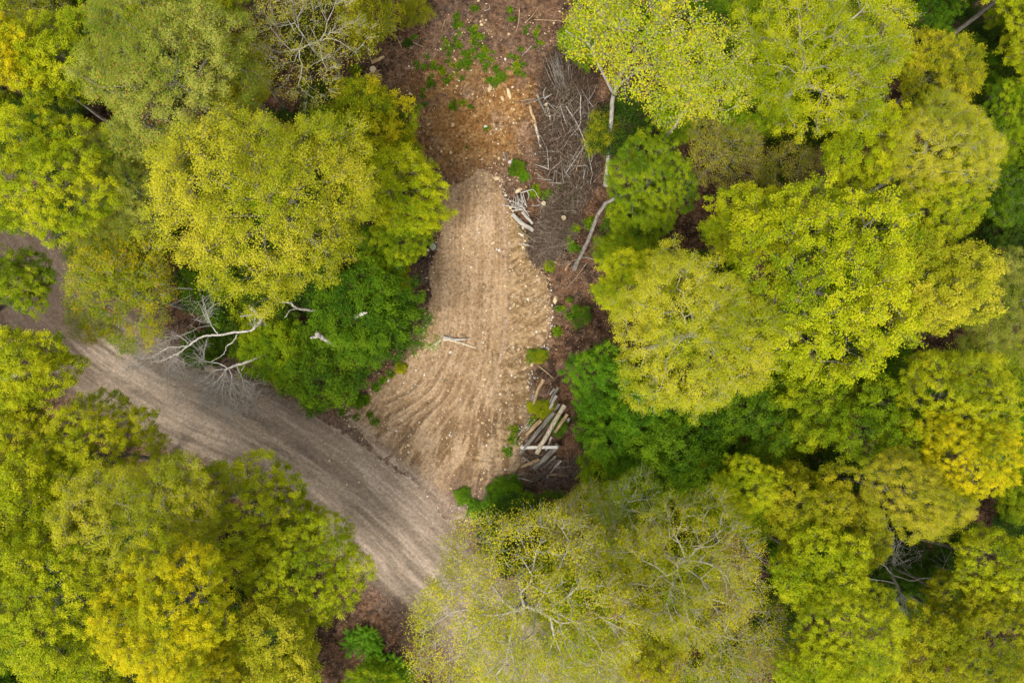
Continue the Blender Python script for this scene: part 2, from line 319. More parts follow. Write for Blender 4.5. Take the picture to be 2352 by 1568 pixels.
def build_drive():
    lo, hi = DRIVE.min(0)-.5, DRIVE.max(0)+.5; X, Y, F = grid(np.arange(lo[0], hi[0], .065), np.arange(lo[1], hi[1], .065))
    sd = poly_sdf(X, Y, DRIVE); used, F = cut(X, Y, F, sd+(fbm(X/1.3, Y/1.3, 31)-.5)*1.0+(fbm(X/.3, Y/.3, 32)-.5)*.45 > 0)
    X, Y, sd = X[used], Y[used], sd[used]
    mid = spline(GU([(1085, 300), (1085, 430), (1080, 600), (1072, 760), (1050, 850), (1005, 950), (940, 1060), (890, 1120)]), 5)
    s, d = line_sd(X, Y, mid)           # d > 0 on the left of travel
    rb = spline(GU([(1150, 380), (1158, 480), (1163, 600), (1164, 720), (1155, 800), (1140, 880), (1112, 980), (1085, 1060), (1070, 1140)]), 5)
    s2, d2 = line_sd(X, Y, rb)          # the border between rolled sand and raked slope
    side = sstep(-.12, .12, np.where(True, d2, 0)+.25*(fbm(X/.8, Y/.8, 33)-.5)*0)
    f1, f2, f3 = fbm(X/1.8, Y/1.8, 34), fbm(X/.45, Y/.45, 35), fbm(X/.16, Y/.16, 36, 3)
    trk = fbm(s/6, d*4.2, 37, 4, .65)   # wheel and blade tracks
    wx, wy = X+.5*fbm(X/.6, Y/.6, 46, 2), Y+.5*fbm(X/.6, Y/.6, 47, 2); clod = sstep(.57, .66, fbm((wx*.8+wy*.6)/.13, (wy*.8-wx*.6)/.15, 38, 3, .8)*.75+.25*fbm(X/.9, Y/1.6, 45, 2))
    c = mix(col(.290, .188, .100), col(.365, .245, .138), sstep(.35, .62, f1))
    c = mix(c, col(.20, .125, .068), .6*sstep(.54, .68, trk)); c = mix(c, col(.40, .29, .185), .35*sstep(.50, .66, f2)); c = mix(c, col(.41, .295, .19), .45*sstep(.48, .34, trk))
    c = mix(c, col(.12, .068, .036), .6*clod)
    # raked slope on the right: ridges lie across the drive
    rill = fbm(d2*1.3+s2*.3, s2*4.2+1.4*d2+1.2*fbm(X/.9, Y/.9, 44, 2), 39, 4, .7)
    cs = mix(col(.195, .122, .052), col(.315, .210, .108), sstep(.42, .62, rill*.6+f2*.4)); cs = mix(cs, col(.125, .075, .033), .7*sstep(.52, .38, rill*.65+f3*.35))
    cs = mix(cs, col(.42, .32, .22), .5*sstep(.60, .72, f3))
    rt = sstep(-.35, .35, d2+(f2-.5)*1.2)
    c = mix(c, cs, rt*.9)
    rut = np.zeros(len(X))                              # separate wheel ruts turning out into the road
    for pts in ([(800,760),(700,960),(600,1120),(400,1250),(210,1340)], [(850,800),(760,980),(660,1150),(480,1290),(300,1400)], [(890,860),(810,1010),(700,1180),(560,1320),(400,1500)], [(960,920),(870,1090),(770,1250),(620,1420),(500,1600)],
                [(1010,960),(920,1150),(840,1320),(740,1500),(660,1650)], [(1060,1000),(980,1200),(920,1400),(860,1600)], [(640,900),(560,1040),(420,1150),(230,1230)], [(1130,1150),(1060,1330),(1010,1500),(980,1640)]):
        P_ = spline(GU([(784+a/3, 522.5+b/3) for a, b in pts]), 5); sr, dr_ = line_sd(X, Y, P_); dr_ = np.abs(dr_+.16*(fbm(X/.7, Y/.7, 51, 3)-.5)); e_ = sstep(0, 1.2, sr)*sstep(.25, .65, fbm(X/1.1, Y/1.1, 52, 3))
        c = mix(c, col(.150, .088, .042), sstep(.17, .07, dr_)*e_*.62); c = mix(c, col(.43, .31, .195), sstep(.08, .0, np.abs(dr_-.24))*e_*.55); rut += (-.07*sstep(.18, .05, dr_)+.04*sstep(.09, 0, np.abs(dr_-.24)))*e_
    # ridge of pebbly windrow at the border and damp wash-out lines low down
    c = mix(c, col(.30, .21, .18), .6*sstep(.13, .03, np.abs(d2))*sstep(.35, .6, f3))
    low = sstep(2.2, -2.5, Y+(f1-.5)*3); ap = GU([(1150, 640)])[0]; ag = np.arctan2(X-ap[0], -(Y-ap[1])); rd = np.hypot(X-ap[0], Y-ap[1]); fan = fbm(ag*22+.4*fbm(X, Y, 48, 2), rd/2.2, 41, 4, .62)
    c = mix(c, col(.155, .092, .043), low*.8*sstep(.50, .60, fan)); c = mix(c, col(.40, .29, .185), low*.5*sstep(.46, .36, fan)); c = mix(c, col(.17, .115, .085), sstep(-4.2, -7.5, Y+(f2-.5)*3)*.75)
    c = mix(c, col(.17, .105, .062), sstep(.3, 0, sd+(f2-.5)*.4)*.5)
    _, rd_ = line_sd(X, Y, ROADC); st_ = fbm(s/9+X/3, (np.abs(rd_))*2.6, 49, 3, .6)      # grey road grit carried onto the sand
    c = mix(c, mix(col(.20, .150, .112), col(.34, .265, .20), sstep(.38, .62, st_)), sstep(5.4, 3.4, np.abs(rd_)+(f1-.5)*1.6+(f2-.5)*.8)*.92)
    Z = hgt(X, Y)+.02+.05*(trk-.5)*(1-rt)+.16*(rill-.5)*rt+.04*sstep(.16, .04, np.abs(d2))-.02*clod+rut-.16*(fan-.5)*low+.03*(f3-.5)+.06*sstep(0, .5, sd)
    return tag(mk('sand_driveway', np.stack([X, Y, Z], -1), F, ground_mat('sandy fill', 5.5, .42, .6, 7), smooth=True, attrs={'col': c}), kind='structure')
build_drive()

# ------------------------------------------------------------------ tree kit
def unit(v): return v/(np.linalg.norm(v, axis=-1, keepdims=True)+1e-9)
def leaves(cent, nrm, rad, per, ll, lw, spr, r, R, up=.75, jit=.12, accent=.02, droop=0.0):
    """leaf blades gathered in sprigs round the clump centres -> V, F, tint"""
    n = len(cent); k = per//spr
    cn = r.random(n)
    sd = unit(r.normal(size=(n, spr, 3))*.75 + nrm[:, None, :]*.75)
    sp = cent[:, None, :] + sd*(rad[:, None, None]*(.35+.75*r.random((n, spr, 1))**1.2+.35*(r.random((n, spr, 1)) > .88)))*np.array([1, 1, .8])
    sn = r.random((n, spr))
    P = (sp[:, :, None, :] + r.normal(size=(n, spr, k, 3))*jit*np.array([1, 1, .7])).reshape(-1, 3)
    out = np.repeat(sd.reshape(-1, 3), k, 0)
    N = unit(out*.5 + np.array([0, 0, up]) + r.normal(size=P.shape)*.42)
    A = unit(np.cross(N, unit(r.normal(size=P.shape)))); A = unit(A+out*.5-np.array([0, 0, droop])); B = unit(np.cross(N, A))
    L = (ll*(.7+.6*r.random((len(P), 1)))); w_ = L*lw/ll*.5
    V = np.stack([P-A*L*.5, P+B*w_-A*L*.05+N*L*.06, P+A*L*.5-N*L*.05, P-B*w_-A*L*.05+N*L*.06], 1).reshape(-1, 3)
    F = np.arange(len(V)).reshape(-1, 4)
    low = noise3(P/(R*.55)+31.7, 91)
    t = .5+.34*(np.repeat(cn, spr*k)-.5)+.22*(np.repeat(sn.ravel(), k)-.5)+.22*(r.random(len(P))-.5)+.8*(low-.5)
    t = np.clip(t, .02, .94); t[r.random(len(P)) < accent] = 1.0
    return V, F, t
def crown_points(R, spacing, flat, K, bottom, r, seed, inner=.35, jitter=.05):
    """clump centres over the union of K lobes (the boughs of the crown) round a core"""
    cs, rs = [np.array([0, 0, -.05*R])], [.60*R]
    for i in range(K):
        th = i*2.39996+r.uniform(-.5, .5); el = math.asin(np.clip(1-(i+.5)/K*(1-bottom)*.92, -1, 1)); rl = R*r.uniform(.24, .46)
        q = R*r.uniform(.86, 1.10)-rl
        cs.append(np.array([math.cos(th)*math.cos(el)*q, math.sin(th)*math.cos(el)*q, math.sin(el)*q])); rs.append(rl)
    cs, rs = np.array(cs), np.array(rs); P, D = [], []
    for c, q in zip(cs, rs):
        d = unit(r.normal(size=(int(2600*(q/R)**2*4)+60, 3))); bump = noise3(d*2.2+seed*3.1+c, seed)-.5
        p = c+d*(q*(1+.35*bump))[:, None]; ins = np.zeros(len(p), bool)
        for c2, q2 in zip(cs, rs):
            if c2 is not c: ins |= np.sum((p-c2)**2, 1) < (q2*.93)**2
        k = (~ins) & (p[:, 2] > bottom*R) & (d[:, 2] > -.55); P.append(p[k]); D.append(d[k])
    P, D = np.vstack(P), np.vstack(D); o = r.permutation(len(P)); P, D = P[o], D[o]; P[:, 2] *= flat
    acc = np.zeros((1500, 3)); idx = []
    for i in range(len(P)):
        n_ = len(idx)
        if n_ == 0 or np.min(np.sum((acc[:n_]-P[i])**2, 1)) > spacing**2:
            acc[n_] = P[i]; idx.append(i)
        if n_ >= 760: break
    P = P[idx]; D = D[idx]; P = P*(1+r.normal(size=(len(P), 1))*.055)
    n = unit(D+np.array([0, 0, .35]))
    k = int(len(P)*inner); j = r.choice(len(P), k, replace=False)
    P2 = P[j]*r.uniform(.45, .82, (k, 1))
    return np.vstack([P, P2]), np.vstack([n, n[j]])
def limbs(targets, base, top, r, tip=.012, power=2.3, step=.55, wpath=.45, trunk_r=None):
    """grow a limb tree from base..top axis to all targets; returns chains"""
    nodes_ = [np.array(base, float)]; par = [-1]; pl = [0.0]
    nseg = max(3, int(np.linalg.norm(np.array(top)-base)/step))
    for i in range(1, nseg+1):
        p = base+(np.array(top)-base)*i/nseg+np.append(r.normal(size=2)*.05, 0)
        nodes_.append(p); par.append(len(nodes_)-2); pl.append(pl[-1]+step)
    order = np.argsort(np.linalg.norm((targets-base)*[1, 1, .8], axis=1))
    NP = np.zeros((len(targets)*14+50, 3)); NP[:len(nodes_)] = nodes_; PL = np.zeros(len(NP)); PL[:len(pl)] = pl; n = len(nodes_)
    for t in targets[order]:
        dv = t-NP[:n]; dist = np.linalg.norm(dv, axis=1)
        cost = dist*(1+.5*np.clip(.25-dv[:, 2]/(dist+1e-6), 0, 1.2))+wpath*PL[:n]
        j = int(np.argmin(cost)); a = NP[j].copy(); L = dist[j]
        g = unit(a-NP[par[j]]) if par[j] >= 0 else np.array([0, 0, 1.0])
        k = max(1, int(L/step)); prev = j
        if n+k >= len(NP): break
        off = r.normal(size=3)*.10*L
        for i in range(1, k+1):
            s = i/k; p = a+(t-a)*s+g*L*.16*math.sin(math.pi*s)+off*math.sin(math.pi*s)
            NP[n] = p; PL[n] = PL[prev]+L/k; par.append(prev); prev = n; n += 1
    par = np.array(par); ch = [[] for _ in range(n)]
    for i in range(1, n): ch[par[i]].append(i)
    rad = np.zeros(n)
    for i in range(n-1, -1, -1):
        rad[i] = tip if not ch[i] else sum(rad[c]**power for c in ch[i])**(1/power)
        rad[i] = max(rad[i], tip)
    if trunk_r: rad = tip+(rad-tip)*(trunk_r-tip)/(rad[0]-tip)
    chains = []; stack = [(0, None)]
    while stack:
        i, p = stack.pop(); c = [p, i] if p is not None else [i]
        while ch[i]:
            ks = sorted(ch[i], key=lambda q: -rad[q])
            for q in ks[1:]: stack.append((q, i))
            i = ks[0]; c.append(i)
        if len(c) > 1:
            P = NP[c]; R_ = rad[c].copy()
            if p is not None: R_[0] = min(R_[0], R_[1]*1.15)
            R_[-1] *= .5; chains.append((P, R_))
    return chains, float(rad[0])

# kind: R, spacing, clump radius, leaves per clump, sprigs, leaf length, width, flat, lobes, bottom, inner, twigs per clump, bark, trunk radius, accent
KIND = {
    'maple_a': dict(R=6, sp=.70, cr=.50, per=300, spr=10, ll=.098, lw=.072, flat=.80, lob=17, bot=-.3, inn=.3, tw=2, seed=1, tr=.24),
    'maple_b': dict(R=6, sp=.72, cr=.52, per=270, spr=9, ll=.098, lw=.072, flat=.85, lob=13, bot=-.35, inn=.3, tw=3, seed=2, tr=.24),
    'maple_c': dict(R=4, sp=.62, cr=.46, per=270, spr=9, ll=.095, lw=.07, flat=.9, lob=9, bot=-.4, inn=.35, tw=2, seed=3, tr=.17),
    'maple_d': dict(R=4, sp=.64, cr=.47, per=250, spr=9, ll=.095, lw=.07, flat=1.0, lob=7, bot=-.4, inn=.3, tw=3, seed=4, tr=.17),
    'airy_a': dict(R=5.5, sp=.70, cr=.60, per=160, spr=9, ll=.088, lw=.052, flat=.7, lob=15, bot=-.1, inn=.25, tw=6, seed=5, tr=.20, jit=.19, acc=.05),
    'airy_b': dict(R=4, sp=.68, cr=.60, per=150, spr=9, ll=.088, lw=.052, flat=.8, lob=9, bot=-.1, inn=.25, tw=7, seed=6, tr=.16, jit=.20, acc=.05),
    'bare_a': dict(R=5, sp=.95, cr=.65, per=100, spr=6, ll=.10, lw=.05, flat=.7, lob=10, bot=-.1, inn=.25, tw=6, seed=15, tr=.13, jit=.22, acc=.10),
    'fine_a': dict(R=5.5, sp=.68, cr=.50, per=290, spr=10, ll=.11, lw=.042, flat=.8, lob=15, bot=-.2, inn=.3, tw=3, seed=7, tr=.24, acc=.05, jit=.15),
    'plume_a': dict(R=6, sp=.66, cr=.56, per=300, spr=12, ll=.088, lw=.055, flat=.85, lob=20, bot=-.25, inn=.25, tw=4, seed=8, tr=.26, jit=.15),
    'broad_a': dict(R=4.5, sp=.80, cr=.60, per=64, spr=8, ll=.125, lw=.105, flat=.9, lob=10, bot=-.3, inn=.5, tw=4, seed=9, tr=.14, jit=.20, acc=.10),
    'ash_a': dict(R=4, sp=.64, cr=.50, per=250, spr=10, ll=.14, lw=.05, flat=.6, lob=11, bot=-.2, inn=.35, tw=2, seed=10, tr=.12, droop=.3, jit=.14),
    'ash_b': dict(R=3, sp=.60, cr=.48, per=240, spr=9, ll=.14, lw=.05, flat=.7, lob=9, bot=-.3, inn=.35, tw=2, seed=11, tr=.10, droop=.3, jit=.14),
    'sap_a': dict(R=2.5, sp=.54, cr=.42, per=220, spr=9, ll=.105, lw=.07, flat=.9, lob=8, bot=-.5, inn=.4, tw=2, seed=12, tr=.07),
    'sap_b': dict(R=2.5, sp=.60, cr=.46, per=130, spr=8, ll=.105, lw=.07, flat=.8, lob=7, bot=-.5, inn=.4, tw=3, seed=13, tr=.07, jit=.18),
    'loose_a': dict(R=4.5, sp=.62, cr=.52, per=160, spr=9, ll=.12, lw=.055, flat=.6, lob=10, bot=-.2, inn=.2, tw=5, seed=14, tr=.14, droop=.2, jit=.17, acc=.06),
}
PROTO = {}
def proto(kind):
    if kind in PROTO: return PROTO[kind]
    k = KIND[kind]; r = np.random.default_rng(k['seed']*101); R = k['R']
    P, n = crown_points(R, k['sp'], k['flat'], k['lob'], k['bot'], r, k['seed'], k['inn'])
    rad = k['cr']*(.7+.6*r.random(len(P)))
    V, F, t = leaves(P, n, rad, k['per'], k['ll'], k['lw'], k['spr'], r, R, jit=k.get('jit', .12), accent=k.get('acc', .015), droop=k.get('droop', 0))
    cr = mk('crown', V, F, LM['yg'], fa=t); C.objects.unlink(cr)
    base = np.array([0, 0, -R*k['flat']*.75]); top = np.array([0, 0, R*k['flat']*.25])
    ch, r0 = limbs(P-n*.25, base, top, r, step=.6, trunk_r=k['tr'])
    tw = []
    for c, nn, rr in zip(P, n, rad):
        for _ in range(k['tw']):
            e = c+unit(nn*.9+r.normal(size=3)*.8)*rr*r.uniform(.8, 1.35); s = c-nn*.25
            m_ = (s+e)/2+r.normal(size=3)*.06; tw.append((np.array([s, m_, e]), np.array([.013, .010, .005])))
    BV, BF = tubes(ch+tw, 5, cap=False)
    br = mk('branches', BV, BF, BK['grey'], smooth=True); C.objects.unlink(br)
    PROTO[kind] = (cr, br, base[2], r0, R, k['flat']); return PROTO[kind]
def place_tree(kind, leafm, u, v, r_u, zc, label, name='maple_tree', cat='tree', bark='grey', group=None, xyz=None, sq=1.0, rz=None, zs=None, trunk=None):
    cr, br, bz, r0, R, fl = proto(kind)
    if xyz is None: c = W(u, v, zc); Rw = r_u*upx(u, v, zc)
    else: c = np.array(xyz, float); Rw = r_u
    s = Rw/(R*.98); sq = sq*(rng.uniform(.97, 1.03) if r_u > 170 else rng.uniform(.88, 1.14)); rz = rng.uniform(0, 6.28) if rz is None else rz
    sz = (s*.5+.5*min(1.1, max(.6, s))) if zs is None else s*zs
    bx, by = c[0], c[1]
    if trunk: bx, by = W(trunk[0][0], trunk[0][1], 0.0)[:2]
    else:                                             # no trunk stands on the road or the drive: it leans out over it instead
        th = np.arange(20)*math.pi/10; best = None
        for q in np.arange(0, 9, .4):
            X_, Y_ = bx+q*np.cos(th), by+q*np.sin(th); _, dr = line_sd(X_, Y_, ROADC); ok = (np.abs(dr) > 4.1) & (poly_sdf(X_, Y_, DRIVE) < -.8)
            out = (np.cos(th)*c[0]+np.sin(th)*(c[1]+4))/(math.hypot(c[0], c[1]+4)+.01)
            for i in np.where(ok)[0]:
                cost = q*(1.7-out[i])
                if best is None or cost < best[0]: best = (cost, X_[i], Y_[i])
            if q == 0 and ok[0]: break
        if best: bx, by = best[1], best[2]
    gz = float(hgt(np.array([bx]), np.array([by]))[0])-.05
    root = empty(name, (bx, by, gz)); tag(root, label, cat, group)
    off = Vector((c[0]-bx, c[1]-by, zc-gz if xyz is None else c[2]-gz))
    tx_, ty_ = rng.uniform(-.16, .16, 2)
    for src, nm, mt in ((cr, 'crown', LM[leafm]), (br, 'branches', BK[bark])):
        o = src.copy(); o.name = nm; C.objects.link(o); o.parent = root; o.location = off; o.rotation_euler = (tx_, ty_, rz); o.scale = (s*sq, s/sq, sz)
        o.material_slots[0].link = 'OBJECT'; o.material_slots[0].material = mt
    b = np.array([off.x, off.y, off.z+bz*sz*.7]); rr = r0*s; n = 7; tt = np.linspace(0, 1, n)[:, None]
    if trunk:                                         # a trunk followed through points seen in the photograph
        Q = [W(p[0], p[1], p[2])-np.array([bx, by, gz]) for p in trunk]; Q[0][2] = 0; P = spline(np.array(Q+[b]), 3); rr = trunk[0][3]; tt = np.linspace(0, 1, len(P))[:, None]
    else:
        P = b*tt; P[:, :2] = b[:2]*(tt**1.2); P[1:-1, :2] += rng.normal(size=(n-2, 2))*.06
    RR = rr*(1.3-.45*tt[:, 0]); RR[0] *= 1.4
    tv, tf = tubes([(P, RR)], 10, cap=False); mk('trunk', tv, tf, BK[bark], parent=root, smooth=True)
    return root
# ------------------------------------------------------------------ the trees one can tell apart
# kind, leaves, u, v, radius, height of crown centre, name, bark, label
PLACED = []
TREES = [
 ('maple_c','gold',25,125,95,15,'maple_tree','grey','golden yellow maple cut off by the upper left edge of the picture'),
 ('maple_c','yg',160,150,120,14,'maple_tree','grey','yellow-green maple between the golden crown at the left edge and the grey-olive ash'),
 ('maple_a','lime',115,410,150,15,'maple_tree','grey','big lime-yellow maple standing above the dark upper end of the gravel road'),
 ('fine_a','grey',405,185,195,16,'ash_tree','grey','largest grey-olive crown flecked with orange, behind the big round yellow maple'),
 ('fine_a','grey',290,410,120,13.5,'ash_tree','grey','smaller grey-olive crown wedged between lime-yellow maple and big round yellow maple'),
 ('maple_d','olive',540,175,95,11,'maple_tree','grey','olive-green crown just above the top of the big round yellow maple'),
 ('maple_c','yg',480,25,90,14,'maple_tree','grey','yellow-green crown at the top edge above the grey-olive ash'),
 ('airy_b','olive',60,15,90,12,'ash_tree','grey','thin dull olive crown in the very top left corner'),
 ('maple_d','yg',290,30,80,13,'maple_tree','grey','small yellow-green crown at the top edge beside the thin olive corner tree'),
 ('bare_a','khaki',705,95,140,14,'ash_tree','pale','thin khaki crown showing white branches, left of the bare clearing at the top'),
 ('plume_a','pale',615,466,224,15.5,'maple_tree','grey','huge round pale-yellow maple left of the sandy driveway'),
 ('maple_c','fall',850,300,122,8,'maple_tree','brown','green crown tinged orange, beside the orange soil patch'),
 ('maple_c','lime',900,435,118,8.5,'maple_tree','grey','bright yellow-green crown overhanging the top of the sandy driveway'),
 ('maple_d','green',925,550,80,6,'maple_tree','brown','low green tree beside the grey boulder on the driveway edge'),
 ('sap_a','olive',880,635,65,4,'sapling','brown','small olive sapling under the right flank of the round yellow maple'),
 ('loose_a','fall',292,670,138,9.5,'birch_tree','pale','green tree sprinkled with yellow leaves leaning over the gravel road'),
 ('loose_a','fall',250,575,85,10,'birch_tree','pale','yellow-dotted green crown touching the lime-yellow maple above the road'),
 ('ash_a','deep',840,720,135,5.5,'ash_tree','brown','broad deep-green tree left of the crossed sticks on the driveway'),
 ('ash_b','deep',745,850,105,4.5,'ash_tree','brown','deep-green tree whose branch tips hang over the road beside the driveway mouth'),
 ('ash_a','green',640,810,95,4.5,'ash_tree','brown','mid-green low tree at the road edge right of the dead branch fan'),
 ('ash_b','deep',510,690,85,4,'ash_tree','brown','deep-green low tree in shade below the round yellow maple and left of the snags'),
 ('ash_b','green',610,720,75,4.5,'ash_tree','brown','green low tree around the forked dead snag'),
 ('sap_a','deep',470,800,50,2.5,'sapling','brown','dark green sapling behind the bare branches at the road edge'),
 ('maple_d','green',48,645,84,8,'maple_tree','brown','dark green tree at the left edge overhanging the upper road'),
 ('maple_c','yg',60,840,112,12,'maple_tree','grey','yellow-green maple at the left edge below the road'),
 ('sap_b','green',12,500,45,5,'sapling','brown','dull green sapling at the left edge above the road end'),
 ('maple_d','yg',40,1000,100,11,'maple_tree','grey','yellow-green crown at the left edge beside the dark gap, above the brighter one'),
 ('maple_b','yg',235,1045,140,11,'maple_tree','grey','yellow-green crown whose tips reach the lower side of the gravel road'),
 ('maple_c','yg',90,1160,142,13,'maple_tree','grey','bright yellow-green crown at the left edge under the dark gap'),
 ('plume_a','pale',330,1195,165,14,'maple_tree','pale','feathery pale-yellow crown with pale twigs above the golden maple'),
 ('maple_b','yg',560,1180,156,9.5,'maple_tree','grey','yellow-green crown bordering the middle of the gravel road'),
 ('maple_a','gold',395,1400,150,16,'maple_tree','grey','deep golden maple in the middle of the lower left woods'),
 ('maple_a','yg',125,1370,175,15,'maple_tree','grey','wide yellow-green maple by the left edge beside the golden one'),
 ('maple_b','yg',712,1305,136,10,'maple_tree','grey','yellow-green crown nearest to the lower bend of the road'),
 ('maple_c','pale',625,1480,136,12,'maple_tree','grey','yellow crown at the bottom left of the ferns'),
 ('maple_d','yg',280,1550,120,13,'maple_tree','grey','yellow-green crown on the bottom edge under the golden maple'),
 ('maple_d','gold',480,1550,80,14,'maple_tree','grey','small golden crown on the bottom edge beside the bigger yellow-green one'),
 ('sap_a','deep',40,1545,80,4,'sapling','brown','deep green sapling in the bottom left corner'),
 ('airy_a','pale',1205,1400,236,14,'birch_tree','white','big see-through yellow crown with white branches spread over the road'),
 ('maple_d','green',1320,1340,105,7,'maple_tree','brown','green crown showing through the right half of the see-through yellow one'),
 ('maple_c','olive',1440,1270,90,8,'maple_tree','brown','olive crown under the thin green one below the log pile'),
 ('maple_d','green',1330,1450,90,7,'maple_tree','brown','shaded green crown low under the see-through yellow one near the bottom edge'),
 ('airy_a','yg',1165,1480,105,10,'birch_tree','pale','thin yellow-green crown low on the bottom edge beneath the big see-through one'),
 ('airy_b','khaki',1330,1205,95,9,'birch_tree','white','thin khaki crown just below the log pile'),
 ('airy_b','pale',1350,1500,100,13,'birch_tree','pale','thin pale-yellow crown on the bottom edge right of the road'),
 ('airy_a','olive',1570,1300,170,13,'basswood_tree','pale','scraggly olive tree full of grey twigs, right of the see-through yellow crown'),
 ('airy_b','green',1440,1170,95,10,'birch_tree','pale','thin green crown with pale stems right below the log pile brush'),
 ('airy_b','olive',1660,1470,140,11,'birch_tree','pale','thin olive crown with grey twigs on the bottom edge'),
 ('maple_d','olive',1500,1470,100,10,'maple_tree','grey','olive crown between the see-through yellow crown and the thin olive one'),
 ('plume_a','pale',1590,765,180,16,'aspen_tree','white','tall pale-yellow crown with silvery branches, right of the driveway'),
 ('maple_c','lime',1455,640,90,11.5,'maple_tree','grey','light green crown shouldering the tall pale-yellow tree on its upper left'),
 ('maple_c','bright',1372,872,88,6,'maple_tree','brown','fresh green tree right above the log pile'),
 ('maple_d','bright',1418,1000,95,6,'maple_tree','brown','fresh green tree overhanging the right side of the log pile'),
 ('maple_d','bright',1500,960,80,8,'maple_tree','brown','bright green crown peeping out under the lower left of the tall pale-yellow tree'),
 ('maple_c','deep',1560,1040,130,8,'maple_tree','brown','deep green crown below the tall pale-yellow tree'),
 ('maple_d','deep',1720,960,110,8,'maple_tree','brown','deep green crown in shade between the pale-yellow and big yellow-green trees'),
 ('maple_d','green',1850,930,110,9,'maple_tree','brown','green crown below the big yellow-green maple'),
 ('maple_c','green',1650,1120,100,8,'maple_tree','brown','green crown above the scraggly broad-leaved tree'),
 ('maple_b','yg',1870,650,232,15.5,'maple_tree','grey','biggest yellow-green maple in the right half'),
 ('maple_c','lime',1720,510,105,12.5,'maple_tree','grey','lime crown above left of the biggest right-hand maple'),
 ('maple_c','pale',2150,650,130,15.5,'maple_tree','grey','bright pale-yellow crown on the right flank of the biggest right-hand maple'),
 ('plume_a','pale',2145,350,122,15.5,'aspen_tree','pale','pale-yellow crown with grey twigs at the dark gap on the right'),
 ('maple_c','lime',1985,335,108,14.5,'maple_tree','grey','lime-green round crown left of the pale-yellow crown at the dark gap'),
 ('maple_d','yg',2150,480,95,14.5,'maple_tree','grey','yellow-green crown between two pale-yellow crowns near the right side'),
 ('plume_a','yg',1885,135,185,15.5,'maple_tree','pale','large yellow-olive maple at the top edge right of the broad-leaved trees'),
 ('maple_d','green',1740,60,90,11,'maple_tree','brown','green crown at the top edge left of the large yellow-olive maple'),
 ('maple_c','green',1730,230,85,9,'maple_tree','brown','shaded green crown below left of the large yellow-olive maple'),
 ('maple_d','olive',2150,165,98,12,'maple_tree','grey','olive-yellow crown isolated by dark gaps near the top right'),
 ('maple_c','deep',2130,5,80,8,'maple_tree','brown','deep green crown on the top edge above the isolated olive-yellow one'),
 ('maple_c','green',2330,15,60,8,'maple_tree','brown','green crown in the top right corner'),
 ('sap_a','dark',2290,130,70,5,'sapling','brown','dark green sapling deep in the top right gap'),
 ('maple_c','green',2320,255,72,9,'maple_tree','brown','fresh green crown on the right edge below the dark corner gap'),
 ('maple_d','green',2270,345,55,7,'maple_tree','brown','olive crown right of the pale-yellow crown at the dark gap'),
 ('ash_a','deep',2335,470,80,8,'ash_tree','pale','green crown on the right edge with a few bare twigs'),
 ('maple_d','dark',2315,585,70,7,'maple_tree','brown','dark green crown on the right edge beside the bright pale-yellow one'),
 ('fine_a','grey',2290,715,115,12,'ash_tree','grey','grey-olive crown on the right edge'),
 ('ash_b','bright',2325,1005,75,9,'ash_tree','brown','vivid green crown on the right edge beside the golden one'),
 ('ash_b','green',2330,1120,60,8,'ash_tree','brown','small green crown on the right edge under the vivid green one'),
 ('maple_b','yg',2190,920,130,13,'maple_tree','grey','yellow-green upper part of the woods above the golden right-hand crown'),
 ('maple_a','gold',2215,1040,100,14,'maple_tree','grey','golden crown near the right edge above the dark gap'),
 ('maple_d','green',2010,980,115,11,'maple_tree','brown','mid-green crown left of the yellow-green and golden right-hand crowns'),
 ('fine_a','pale',2085,1130,112,13.5,'ash_tree','grey','feathery pale crown directly left below the golden right-hand crown'),
 ('maple_c','lime',1715,1110,75,11,'maple_tree','grey','small lime crown above the scraggly broad-leaved tree, right of the deep green one'),
 ('maple_d','olive',1850,1160,105,11,'maple_tree','grey','olive-yellow crown left of the feathery pale crown below the golden one'),
 ('maple_c','yg',1880,1290,110,12,'maple_tree','grey','yellow-green crown left of the bare dead branches and dark conifer'),
 ('maple_b','yg',1945,1430,120,13,'maple_tree','grey','yellow-green crown below left of the bare dead branches'),
 ('maple_c','lime',1880,1535,100,13,'maple_tree','grey','lime crown on the bottom edge right of the thin olive one'),
 ('maple_d','olive',1970,1220,80,9,'maple_tree','grey','olive crown between the feathery pale crown and the yellow-green one by the dead branches'),
 ('maple_d','yg',2285,1290,100,12,'maple_tree','grey','yellow-green crown on the right edge below the dark gap'),
 ('maple_b','olive',2285,1460,120,12,'maple_tree','grey','olive-yellow crown in the bottom right corner'),
 ('maple_c','olive',2110,1510,105,11,'maple_tree','grey','olive crown on the bottom edge below the dead branches'),
 ('maple_d','olive',2200,1370,80,10,'maple_tree','grey','olive crown right of the dark conifer'),
 ('broad_a','big',1495,95,150,14,'basswood_tree','pale','sunny broad-leaved lime tree with a forked grey trunk at the top edge'),
 ('broad_a','big',1610,185,118,15,'basswood_tree','pale','second broad-leaved lime tree reaching right with bare limbs'),
 ('maple_c','green',1560,250,75,7,'maple_tree','brown','green crown in shade under the broad-leaved trees'),
 ('maple_b','green',1492,420,104,9,'maple_tree','grey','fresh green crown right of the tall brush pile'),
 ('maple_d','green',1465,505,80,6,'maple_tree','brown','green crown right of the leaning bare trunk'),
 ('airy_b','khaki',1660,350,95,8.5,'ash_tree','grey','thin bronze-yellow crown below the broad-leaved trees'),
 ('airy_b','khaki',1830,425,90,9,'ash_tree','grey','thin bronze-yellow crown above the biggest right-hand maple'),
 ('sap_a','green',1345,90,55,3.5,'sapling','brown','dark green sapling at the right side of the clearing near the top edge'),
 ('sap_b','green',1405,575,40,3.5,'sapling','brown','thin green sapling at the foot of the leaning bare trunk'),
